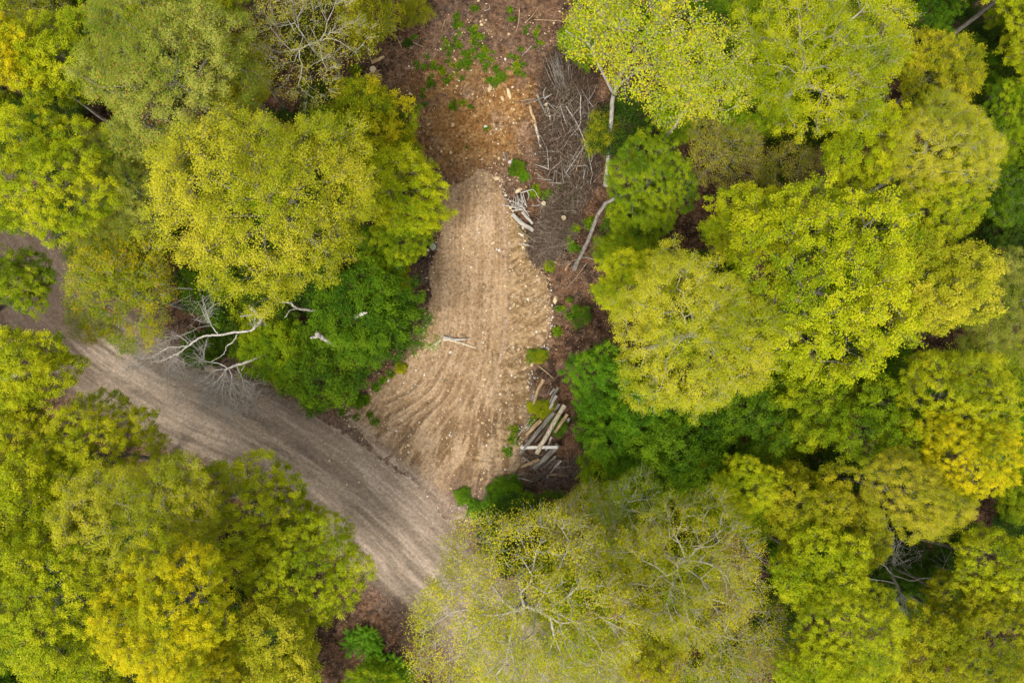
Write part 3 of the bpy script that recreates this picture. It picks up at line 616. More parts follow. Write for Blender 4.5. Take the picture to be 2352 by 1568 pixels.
 ('sap_b','olive',1385,300,45,4,'sapling','brown','thin olive sapling behind the upright brush stems'),
 ('sap_b','deep',1335,725,24,1.2,'sapling','brown','small sparse sapling right of the tan boulder'),
 ('sap_b','olive',840,40,70,5,'sapling','brown','thin yellow-green sapling left of the two trunks at the top'),
 ('sap_b','olive',950,25,38,2,'sapling','brown','small olive sapling right of the two trunks at the top'),
 ('sap_a','fall',800,235,55,4,'sapling','brown','green sapling left of the broken stump'),
]
TRUNKS = {'dark green tree at the left edge overhanging': [(-12, 712, 0, .14), (5, 690, 3.5)],
          'yellow-green maple at the left edge below': [(-40, 900, 0, .2), (0, 875, 6)],
          'thin khaki crown showing white': [(783, 198, 0, .17), (768, 140, 5)],
          'fresh green crown right of the tall': [(1319, 617, 0, .12), (1352, 550, 4), (1391, 467, 7.5)]}
for i, (kind, lm, u, v, r_, z_, nm, bk, lab) in enumerate(TREES):
    tk = next((q for k, q in TRUNKS.items() if lab.startswith(k)), None)
    if lab.startswith('sunny'): continue
    place_tree(kind, lm, u, v, r_, z_, lab, nm, 'sapling' if nm == 'sapling' else 'tree', bk, trunk=tk)
# the forked tree: trunk and three limbs as seen
ft = place_tree('broad_a', 'big', 1460, 90, 150, 14.5, 'sunny broad-leaved lime tree with a forked grey trunk at the top edge', 'basswood_tree', 'tree', 'pale', trunk=[(1392, 425, 0, .13), (1404, 277, 5.5), (1410, 215, 8.0)])
def limb(root, pts, r0, r1, name='limb', bark='pale', n=4):
    P = spline(np.array([W(*p) for p in pts]), n)-np.array(root.location); tv, tf = tubes([(P, np.linspace(r0, r1, len(P)))], 8); return mk(name, tv, tf, BK[bark], parent=root, smooth=True)
limb(ft, [(1410, 218, 7.9), (1381, 160, 10.5), (1351, 100, 12.5), (1317, 83, 13.5), (1300, 70, 14)], .11, .03)
limb(ft, [(1410, 218, 7.9), (1420, 185, 9.5), (1437, 100, 13), (1447, 25, 16)], .12, .04)
limb(ft, [(1412, 212, 8.1), (1431, 187, 9), (1465, 165, 10.5), (1500, 143, 12)], .09, .03)
limb(ft, [(1361, 122, 11.9), (1372, 80, 13), (1390, 40, 14)], .07, .02)
place_tree('maple_c', 'yg', 0, 0, 4.2, 14, 'maple whose bare trunk stands at the top edge left of the clearing', 'maple_tree', 'tree', 'grey', xyz=tuple(W(850, -190, 13)), trunk=[(899, 64, 0, .23), (884, 0, 3.3), (872, -60, 7)])
# shaded understorey in the gaps, alike to the eye
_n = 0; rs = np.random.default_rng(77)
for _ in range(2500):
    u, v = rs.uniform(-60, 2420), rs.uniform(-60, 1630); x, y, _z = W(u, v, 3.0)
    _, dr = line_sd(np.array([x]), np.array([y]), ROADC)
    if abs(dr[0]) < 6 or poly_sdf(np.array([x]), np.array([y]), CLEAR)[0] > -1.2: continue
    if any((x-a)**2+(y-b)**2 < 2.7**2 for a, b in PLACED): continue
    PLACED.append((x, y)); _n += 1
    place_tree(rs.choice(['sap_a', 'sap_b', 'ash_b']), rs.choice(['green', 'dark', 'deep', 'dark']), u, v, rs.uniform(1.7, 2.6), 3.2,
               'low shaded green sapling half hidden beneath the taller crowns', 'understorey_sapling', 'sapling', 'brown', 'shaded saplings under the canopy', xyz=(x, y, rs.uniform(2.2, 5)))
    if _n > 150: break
# the wood goes on outside the picture
for a in range(46):
    th = a*2*math.pi/46+rs.uniform(-.05, .05); q = rs.uniform(1.0, 1.25); x, y = 37*q*math.cos(th)*1.15, 27*q*math.sin(th)*1.12+2
    _, dr = line_sd(np.array([x]), np.array([y]), ROADC)
    if abs(dr[0]) < 5.5 or (abs(x) < 5 and y > 20): continue
    if y < 0 and y > -22 and abs(x) < 36: continue
    R_ = rs.uniform(3.5, 5.5)
    place_tree(rs.choice(['maple_a', 'maple_b', 'maple_c', 'maple_d']), rs.choice(['yg', 'green', 'olive', 'lime']), 0, 0, R_, 13,
               'tree of the surrounding wood just past the picture edge', 'maple_tree', 'tree', 'grey', 'trees of the surrounding wood', xyz=(x, y, rs.uniform(10, 13)))
# ------------------------------------------------------------------ loose things on the ground
R2 = np.random.default_rng(2024)
def stone_mat(name, a, b):
    return bark_mat(name, a, b, 9, .5, 1.0)
SM = dict(tan=stone_mat('tan stone', (.42, .30, .15), (.66, .52, .32)), white=stone_mat('pale stone', (.42, .37, .30), (.70, .65, .57)),
          grey=stone_mat('grey stone', (.20, .20, .19), (.42, .43, .43)), pink=stone_mat('pinkish stone', (.36, .30, .28), (.58, .50, .47)), black=stone_mat('dark stone', (.02, .022, .028), (.07, .075, .09)))
WM = dict(wood=bark_mat('bare split wood', (.24, .15, .075), (.52, .37, .20), 7), cut=bark_mat('cut end grain', (.34, .25, .15), (.56, .44, .29), 12, .2, 1.0),
          birch=bark_mat('flaking birch bark', (.24, .18, .11), (.66, .57, .42), 9, .5, .5), green=bark_mat('green stick bark', (.10, .10, .05), (.26, .24, .14)),
          twig=bark_mat('dead twig', (.10, .07, .052), (.30, .23, .18), 5), board=bark_mat('weathered white board', (.46, .43, .38), (.66, .63, .57), 5, .15))
WM.update(BK)
def ico(sub=2):
    import bmesh
    b = bmesh.new(); bmesh.ops.create_icosphere(b, subdivisions=sub, radius=1); V = np.array([v.co[:] for v in b.verts]); F = np.array([[v.index for v in f.verts] for f in b.faces]); b.free(); return V, F
IV, IF = ico(3)
def rock_shape(seed):
    r = np.random.default_rng(seed); V = IV.copy()
    for _ in range(9):                                    # planes chipped off
        n = unit(r.normal(size=3)); dd = r.uniform(.55, .85); k = V@n; V = V-np.maximum(k-dd, 0)[:, None]*n*.9
    V *= (1+.18*(noise3(V*2+seed, seed)-.5))[:, None]; return V*np.array([1, r.uniform(.6, .95), r.uniform(.5, .7)])
ROCKS = {}
def rock(u, v, ru, m, label, group=None, name='stone', ln=1.0, rz=None, cat='stone'):
    k = (int(R2.integers(0, 6)), m)
    if k not in ROCKS: q = mk(name, rock_shape(50+k[0]), IF, SM[m]); ROCKS[k] = q.data; bpy.data.objects.remove(q)
    o = bpy.data.objects.new(name, ROCKS[k]); C.objects.link(o); s = ru*upx(u, v, 0); p = W(u, v, 0.0)
    o.location = (p[0], p[1], float(hgt(p[:1], p[1:2])[0])+s*.30+.03); o.scale = (s*ln, s, s); o.rotation_euler = (R2.uniform(-.2, .2), R2.uniform(-.2, .2), R2.uniform(0, 6.28) if rz is None else rz)
    return tag(o, label, cat, group)
def q1(x, y): return (784+x/3, y/3)                       # reading frames of the photograph
def q2(x, y): return (784+x/3, 522.5+y/3)
def qa(x, y): return (918.7+x/4.8, 336.9+y/4.8)
def qb(x, y): return (1133+x/4.655, 826.8+y/4.655)
def qc(x, y): return (245+x/3.84, 643+y/3.84)
def q0(x, y): return (x/3, 522.5+y/3)
for f, x, y, r_, m, lab in [
    (qa, 365, 1095, 10, 'grey', 'large pale grey boulder on the left edge of the sandy driveway'), (qa, 1310, 490, 8.5, 'tan', 'large tan angular rock above the bleached roots'),
    (qa, 1070, 352, 6.5, 'tan', 'flat tan rock right of the tip of the sandy driveway'), (qa, 1218, 178, 6, 'pink', 'pinkish grey triangular rock left of the dark green bush'),
    (q1, 1155, 648, 8, 'tan', 'long low tan rock on the orange soil'), (q1, 1023, 612, 5.5, 'tan', 'round tan rock left of the long low tan rock'),
    (q2, 1475, 498, 9, 'tan', 'biggest orange-tan boulder on the right side of the driveway'), (q2, 1425, 835, 5.5, 'grey', 'smooth blue-grey stone by the right edge of the raked slope'),
    (q1, 768, 862, 5, 'tan', 'tan rock alone in the middle of the orange soil'), (q1, 755, 1050, 4.5, 'tan', 'tan rock in the lower left of the orange soil'),
    (qa, 648, 583, 4.0, 'black', 'black stone near the top of the sandy driveway'), (q2, 1405, 545, 5, 'tan', 'brown-tan boulder next to the biggest orange-tan one'),
    (qa, 310, 1138, 4, 'white', 'small white stone leaning on the pale grey boulder'), (q2, 590, 622, 4.5, 'white', 'white stone low on the left edge of the driveway'),
    (q1, 1110, 680, 4.5, 'tan', 'tan rock below the long low tan rock'), (q1, 995, 875, 5, 'white', 'whitish rock at the centre right of the orange soil'),
    (qa, 1710, 1280, 5, 'tan', 'tan rock at the lower end of the root mound'), (q2, 1333, 1035, 4.5, 'grey', 'grey stone above the log pile'),
    (qb, 428, 375, 3.6, 'grey', 'upper grey cobble of the three beside the log pile'), (qb, 422, 398, 3.2, 'grey', 'middle grey cobble of the three beside the log pile'), (qb, 415, 425, 3.8, 'grey', 'lower grey cobble of the three beside the log pile'),
    (qb, 795, 640, 6, 'pink', 'pale chunk of rock under the right side of the log pile'), (q1, 1130, 410, 4.5, 'white', 'flat white rock among the weeds of the clearing'),
    (q1, 945, 8, 4.5, 'tan', 'tan rock on the very top edge of the clearing'), (qa, 1095, 1142, 4.2, 'white', 'oval white stone on the sand left of the root mound'), (qa, 1090, 137, 4.2, 'tan', 'square tan rock above right of the driveway tip')]:
    uu, vv = f(x, y); rock(uu, vv, r_, m, lab, name='boulder' if r_ > 7 else 'stone', cat='boulder' if r_ > 7 else 'stone', ln=1.6 if 'long' in lab else 1.1)
for f, pts, grp, lab in [
    (q1, [(467,462),(473,650),(455,632),(398,618),(922,283),(895,488),(812,560),(1048,615),(1218,622),(1255,652),(783,637),(1120,937),(1043,980),(1080,995),(1187,850),(1085,1097),(1050,1225),(1162,1240),(1212,1245),(935,1280),(1000,28),(720,258),(960,148),(1180,600),(1230,820),(1205,850),(1030,925),(1068,890),(990,690),(1120,1060)], 'tan stones strewn over the clearing', 'small tan stone strewn over the soil of the clearing'),
    (qa, [(848,445),(828,510),(968,410),(1000,540),(845,295),(1125,897),(1200,1103),(1212,1372),(1330,1298),(865,490),(1185,1045),(1240,1060),(885,770),(640,760),(890,870),(870,950),(1150,1020),(1285,1440),(1195,1540),(1065,1210),(450,970),(445,1235),(370,1485),(240,1370),(1035,345),(1210,370),(1293,375)], 'pale stones on the upper driveway', 'small pale stone lying on the upper half of the driveway'),
    (q2, [(1440,730),(1480,840),(1330,735),(1290,505),(1305,590),(1370,495),(1072,1040),(1072,1072),(985,1505),(580,590),(598,540),(1235,255),(1205,345),(1150,410),(1180,480),(1210,540),(1240,620),(1160,720),(1230,795),(1185,825),(1140,830),(1190,905),(1135,958),(1195,1010),(1100,875),(985,1258),(1020,1325),(1040,1500),(880,1405),(690,950),(600,430),(1470,680),(1425,660),(1420,590),(1455,575),(1090,157),(1160,300)], 'pale stones on the lower driveway', 'small pale stone lying on the lower half of the driveway')]:
    for x, y in pts: uu, vv = f(x, y); rock(uu, vv, R2.uniform(1.9, 3.0), R2.choice(['tan', 'tan', 'white', 'white', 'grey'] if f is not q1 else ['tan', 'tan', 'white']), lab, grp)
# pebbles too many to count
IV0, IF0 = ico(1)
def strew(name, X, Y, S, m, label):
    n = len(X); Z = hgt(X, Y)+.035; k = len(IV0); a = R2.uniform(0, 6.28, n); el = R2.uniform(.6, 1.5, n)
    v = IV0[None]*(1+.25*R2.normal(size=(n, k, 1))*.6); vx = v[..., 0]*np.cos(a)[:, None]*el[:, None]-v[..., 1]*np.sin(a)[:, None]; vy = v[..., 0]*np.sin(a)[:, None]*el[:, None]+v[..., 1]*np.cos(a)[:, None]
    V = np.stack([vx*S[:, None]+X[:, None], vy*S[:, None]+Y[:, None], v[..., 2]*S[:, None]*.7+Z[:, None]], -1).reshape(-1, 3)
    F = (IF0[None]+(np.arange(n)*k)[:, None, None]).reshape(-1, 3); return tag(mk(name, V, F, m), label, 'gravel', kind='stuff')
lo, hi = DRIVE.min(0), DRIVE.max(0); X = R2.uniform(lo[0]-1, hi[0]+1, 16000); Y = R2.uniform(lo[1], hi[1]+1, 16000); sd = poly_sdf(X, Y, DRIVE)
_, d2 = line_sd(X, Y, spline(GU([(1150, 380), (1158, 480), (1163, 600), (1164, 720), (1155, 800), (1140, 880), (1112, 980), (1085, 1060), (1070, 1140)]), 5))
p = np.where(sd > -.3, .20+.45*(d2 > -.1)+.8*np.exp(-np.abs(d2)/.12)+.04, .03); k = R2.random(len(X)) < p*(.4+1.2*fbm(X/1.2, Y/1.2, 61))
h_ = k & (R2.random(len(X)) < .6); strew('tan_gravel', X[h_], Y[h_], R2.gamma(2.0, .015, h_.sum())+.012, SM['tan'], 'fine tan gravel strewn over the sandy driveway'); k = k & ~h_
strew('gravel', X[k], Y[k], R2.gamma(2.2, .012, k.sum())+.012, SM['white'], 'fine pale gravel strewn over the sandy driveway')
X = R2.uniform(-8, 6, 5000); Y = R2.uniform(8, 30, 5000); k = (poly_sdf(X, Y, TRACK) > -.3) & (R2.random(5000) < .45*sstep(.4, .65, fbm(X/1.5, Y/1.5, 62)))
strew('soil_gravel', X[k], Y[k], R2.gamma(2.2, .012, k.sum())+.012, SM['tan'], 'tan gravel strewn over the orange and brown soil')
# fallen leaves: flat little blades
def litter(name, X, Y, cols, size, label, lift=.03):
    n = len(X); Z = hgt(X, Y)+lift+R2.random(n)*.05; a = R2.uniform(0, 6.28, n); S = size*(.6+.8*R2.random(n)); N = unit(np.array([0, 0, 1.0])+R2.normal(size=(n, 3))*.35)
    A = unit(np.cross(N, np.stack([np.cos(a), np.sin(a), np.zeros(n)], -1))); B = np.cross(N, A); P = np.stack([X, Y, Z], -1); S = S[:, None]
    V = np.stack([P-A*S, P+B*S*.6, P+A*S, P-B*S*.6], 1).reshape(-1, 3); c = np.array(cols)[R2.integers(0, len(cols), n)]*(.7+.6*R2.random((n, 1)))
    m, t, N_, L_ = nodes(name); o_ = N_('ShaderNodeOutputMaterial'); b_ = N_('ShaderNodeBsdfDiffuse'); at = N_('ShaderNodeAttribute'); at.attribute_name = 'col'; L_(at.outputs[0], b_.inputs[0]); L_(b_.outputs[0], o_.inputs[0])
    return tag(mk(name, V, np.arange(4*n).reshape(-1, 4), m, attrs={'col': np.repeat(c, 4, 0)}), label, 'leaf litter', kind='stuff')
X = R2.uniform(-36, 36, 90000); Y = R2.uniform(-24, 30, 90000); _, dr = line_sd(X, Y, ROADC); sd = poly_sdf(X, Y, DRIVE); tk = poly_sdf(X, Y, TRACK)
p = .55*sstep(2.6, 4.3, np.abs(dr))*sstep(.1, -.9, sd)*(1-.75*sstep(0, 1.5, tk))*(.3+1.2*fbm(X/2.5, Y/2.5, 63))+.012; k = R2.random(len(X)) < p
litter('leaf_litter', X[k], Y[k], [(.22, .12, .07), (.30, .19, .13), (.12, .065, .04), (.35, .20, .07), (.40, .15, .04), (.24, .17, .14)], .055, 'brown fallen leaves covering the forest floor')
# thin sticks and bark shreds too many to count
def wander(p, d, L, n=5, curl=.35, r=R2):
    P = [np.array(p, float)]; d = unit(np.array(d, float))
    for _ in range(n): d = unit(d+r.normal(size=3)*curl*np.array([1, 1, .4])); P.append(P[-1]+d*L/n)
    return np.array(P)
def scatter_twigs(name, regs, mat, label, cat='brush'):
    ch = []
    for (u, v, ru, rv, ang, spr, L0, L1, z1, n, rad) in regs:
        for _ in range(n):
            a = R2.uniform(0, 6.28); q = math.sqrt(R2.random()); g = W(u+q*math.cos(a)*ru, v+q*math.sin(a)*rv, 0.0); th = math.radians(ang+R2.normal()*spr); L = R2.uniform(L0, L1)
            z = float(hgt(g[:1], g[1:2])[0])+.04+z1*(1-q*q)*R2.random(); P = wander((g[0], g[1], z), (math.cos(th), math.sin(th), R2.normal()*.12), L, 4, .34)-np.array([math.cos(th)*L/2, math.sin(th)*L/2, 0])
            P[:, 2] = np.maximum(P[:, 2], hgt(P[:, 0], P[:, 1])+.02); r_ = rad*R2.uniform(.5, 1.3); ch.append((P, np.linspace(r_, r_*.35, len(P))))
    V, F = tubes(ch, 5); return tag(mk(name, V, F, mat, smooth=True), label, cat, kind='stuff')
scatter_twigs('brush_tangle', [(1300, 200, 55, 85, 88, 25, .8, 2.6, 1.4, 1000, .024), (1305, 330, 64, 90, 70, 50, .6, 2.2, 1.3, 2200, .024), (1322, 390, 44, 70, 80, 45, .7, 2, 1.1, 800, .022), (1295, 475, 42, 55, 60, 60, .5, 1.8, .8, 500, .018)], bark_mat('dark brush', (.045, .027, .017), (.20, .135, .09), 5), 'tangle of thin grey-brown branches heaped right of the clearing')
scatter_twigs('root_mound', [(1285, 510, 34, 36, 20, 70, .4, 1.3, 1.3, 700, .013), (1262, 545, 38, 30, -20, 60, .4, 1.3, 1.2, 600, .014), (1247, 585, 32, 26, -60, 30, .5, 1.4, .8, 460, .013)], bark_mat('dark roots', (.045, .030, .020), (.25, .175, .125)), 'dark mound of fine roots and twigs beside the upper driveway')
scatter_twigs('pale_brush', [(1305, 300, 55, 130, 85, 40, .7, 2.2, 1.6, 420, .024), (1330, 380, 40, 80, 75, 40, .7, 2.2, 1.4, 160, .022), (1268, 550, 45, 62, 20, 70, .5, 1.8, 1.5, 380, .016), (1300, 470, 45, 60, 70, 50, .6, 2.0, 1.1, 200, .018)], bark_mat('pale brush', (.13, .10, .075), (.34, .27, .20), 5), 'paler twigs lying loose on top of the brush and the root mound')
scatter_twigs('brush_debris', [(1265, 1085, 60, 30, 10, 60, .6, 2.0, .5, 260, .018), (1340, 1075, 55, 40, 60, 30, .8, 2.2, .7, 220, .017), (1225, 1040, 40, 25, 30, 60, .4, 1.2, .2, 80, .014), (1240, 870, 30, 50, 60, 60, .4, 1.2, .15, 70, .012)], WM['twig'], 'brown twigs scattered round and below the log pile')
scatter_twigs('twig_litter', [(1130, 100, 170, 110, 20, 90, .2, .9, .03, 700, .010), (900, 130, 70, 80, 30, 70, .3, 1.3, .05, 220, .012), (1300, 620, 70, 130, 60, 90, .2, .9, .05, 520, .011), (1200, 380, 60, 60, 50, 90, .2, .8, .05, 200, .010), (930, 700, 30, 160, 80, 60, .2, .7, .03, 160, .010), (860, 900, 60, 60, 30, 60, .2, .8, .03, 110, .010), (1120, 1130, 90, 60, 20, 90, .15, .5, .03, 200, .010)], bark_mat('light twig litter', (.15, .095, .06), (.40, .29, .20)), 'short broken twigs littering the clearing floor')

def log(a, b, wu, bark, label, z0=.0, z1=None, name='log', cat='log', group=None, taper=.9, ends=True, bend=.02, sides=12):
    z1 = z0 if z1 is None else z1; A, B = W(*a, 0.0), W(*b, 0.0); r_ = wu*.5*upx(*a, 0); gz = float(hgt(A[:1], A[1:2])[0]); gz2 = float(hgt(B[:1], B[1:2])[0])
    A[2], B[2] = gz+z0+r_, gz2+z1+r_; n = 7; t = np.linspace(0, 1, n)[:, None]; L = np.linalg.norm(B-A); o_ = (A+B)/2; P = A+(B-A)*t-o_; P += np.sin(t*math.pi)*R2.normal(size=3)*bend*L*np.array([1, 1, .2]); P[1:-1] += R2.normal(size=(n-2, 3))*r_*.12
    RR = r_*np.linspace(1, taper, n)*(1+R2.normal(size=n)*.05); V, F = tubes([(P, RR)], sides, cap=not ends)
    # the grain runs along the log: lay its own z axis along it
    q = Vector(tuple(B-A)).normalized().to_track_quat('Z', 'Y'); M = np.array(q.to_matrix()); o = mk(name, V@M, F, WM[bark], smooth=True); o.location = o_; o.rotation_mode = 'QUATERNION'; o.rotation_quaternion = q
    if ends:
        for e, nx, rr in ((P[0], P[1], RR[0]), (P[-1], P[-2], RR[-1])):
            d = unit(e-nx); DV, DF = tubes([(np.array([e-d*.002, e+d*.006]), np.array([rr*.985, rr*.97]))], sides); mk('cut_end', DV@M, DF, WM['cut'], parent=o)
    return tag(o, label, cat, group)
for f, a, b, w_, bk, z0, z1, lab in [
    (qa, (1240,755), (1470,930), 10.5, 'pale', .05, .05, 'thick pale log at the upper right edge of the sandy driveway'),
    (qa, (1350,730), (1462,858), 7.5, 'pale', .12, .10, 'short pale log next to the thick one by the driveway'),
    (qa, (1300,900), (1450,1015), 5.5, 'moss', .05, .1, 'mossy peeling log below the thick pale log'),
    (q1, (1300,745), (1342,862), 7, 'wood', .1, .1, 'broken orange-brown log at the left of the tall brush'),
    (q1, (1335,865), (1373,1030), 6.5, 'birch', .1, .1, 'pale birch log lying left of the tall brush'),
    (q1, (1350,665), (1402,792), 6.5, 'grey', .15, .2, 'grey-brown log at the top left of the tall brush'),
    (q1, (1412,730), (1458,895), 7, 'birch', .25, .2, 'pale flaking log with pointed end in the tall brush'),
    (q1, (1480,812), (1572,675), 6.5, 'moss', .5, .9, 'mossy log slanting up to the right in the tall brush'),
    (q1, (1398,935), (1402,1022), 5, 'pale', .1, .1, 'short pale log between birch log and brush'),
    (q1, (1450,930), (1462,1000), 7, 'wood', .2, .2, 'short orange rotten log inside the brush'),
    (q1, (1125,1060), (1135,1110), 5, 'grey', 0, 0, 'short grey block near the tip of the driveway'),
    (qb, (535,208), (430,475), 8.2, 'wood', .0, .05, 'detached brown log standing apart at the top left of the log pile'),
    (qb, (620,288), (588,352), 5, 'brown', .2, .2, 'short dark log at the top of the log pile'),
    (qb, (650,308), (602,368), 5, 'pale', .1, .1, 'short pale log at the top of the log pile'),
    (qb, (690,296), (600,455), 6.5, 'grey', .35, .3, 'grey log at the top right of the log pile'),
    (qb, (445,630), (355,752), 4.5, 'pale', .05, .0, 'thin pale pole on the left flank of the log pile'),
    (qb, (510,640), (350,800), 10, 'wood', .1, .05, 'thick orange-brown log on the left flank of the log pile'),
    (qb, (640,560), (290,985), 10.5, 'grey', .45, .25, 'long thick grey log across the front of the pile'),
    (qb, (590,690), (445,870), 8, 'brown', .12, .1, 'brown log in the hollow between the grey and the flaking log'),
    (qb, (755,480), (462,992), 11.5, 'birch', .5, .3, 'longest pale flaking log on top of the log pile'),
    (qb, (785,575), (650,770), 8, 'wood', .35, .3, 'reddish-brown log at the right of the longest flaking log'),
    (qb, (620,815), (560,965), 4.5, 'white', .15, .15, 'thin white log right of the flaking log'),
    (qb, (690,900), (430,1155), 14, 'grey', .15, .05, 'thickest grey log at the lower end of the pile'),
    (qb, (490,1060), (300,1132), 9, 'wood', .05, .0, 'split tan log at the lower left of the pile'),
    (qb, (665,1022), (500,1162), 6, 'grey', .1, .05, 'upper grey pole of the lower bundle'),
    (qb, (668,1055), (600,1145), 5.5, 'brown', .2, .15, 'brown pole of the lower bundle'),
    (qb, (705,1065), (645,1140), 5, 'grey', .1, .1, 'short grey pole of the lower bundle'),
    (qb, (725,1070), (570,1255), 4, 'white', .2, .1, 'thin whitish pole at the right of the lower bundle'),
    (qb, (800,1232), (590,1218), 7, 'wood', .05, .05, 'horizontal brown log below the lower bundle'),
    (qb, (1125,820), (1060,870), 8, 'brown', .1, .1, 'short dark log poking from the green tree right of the pile'),
    (qb, (670,380), (600,520), 7, 'pale', .45, .4, 'pale log half hidden by the sapling on the pile'),
    (qb, (700,470), (560,640), 8, 'grey', .25, .25, 'dark grey log under the sapling on the pile')]:
    log(f(*a), f(*b), w_, bk, lab, z0, z1)
def stick(pts, w_, bark, label, name='stick', cat='stick', group=None, z=.05, f=None, zs=None, forks=0):
    P = np.array([W(*(f(*p) if f else p), 0.0) for p in pts]); P[:, 2] = hgt(P[:, 0], P[:, 1])+(np.array(zs) if zs is not None else z)+.02; P = spline(P, 4); r_ = w_*.5*upx(1176, 784, 0)
    ch = [(P, np.linspace(r_, r_*.45, len(P)))]
    for _ in range(forks):
        i = R2.integers(2, len(P)-2); d = unit(P[i+1]-P[i]); dd = unit(d+R2.normal(size=3)*np.array([.7, .7, .1])); ch.append((wander(P[i], dd, R2.uniform(.3, 1.0), 4, .2), np.linspace(r_*.5, r_*.15, 5)))
    V, F = tubes(ch, 7); c = P.mean(0); o = mk(name, V-c, F, WM[bark], smooth=True); o.location = c; return tag(o, label, cat, group)
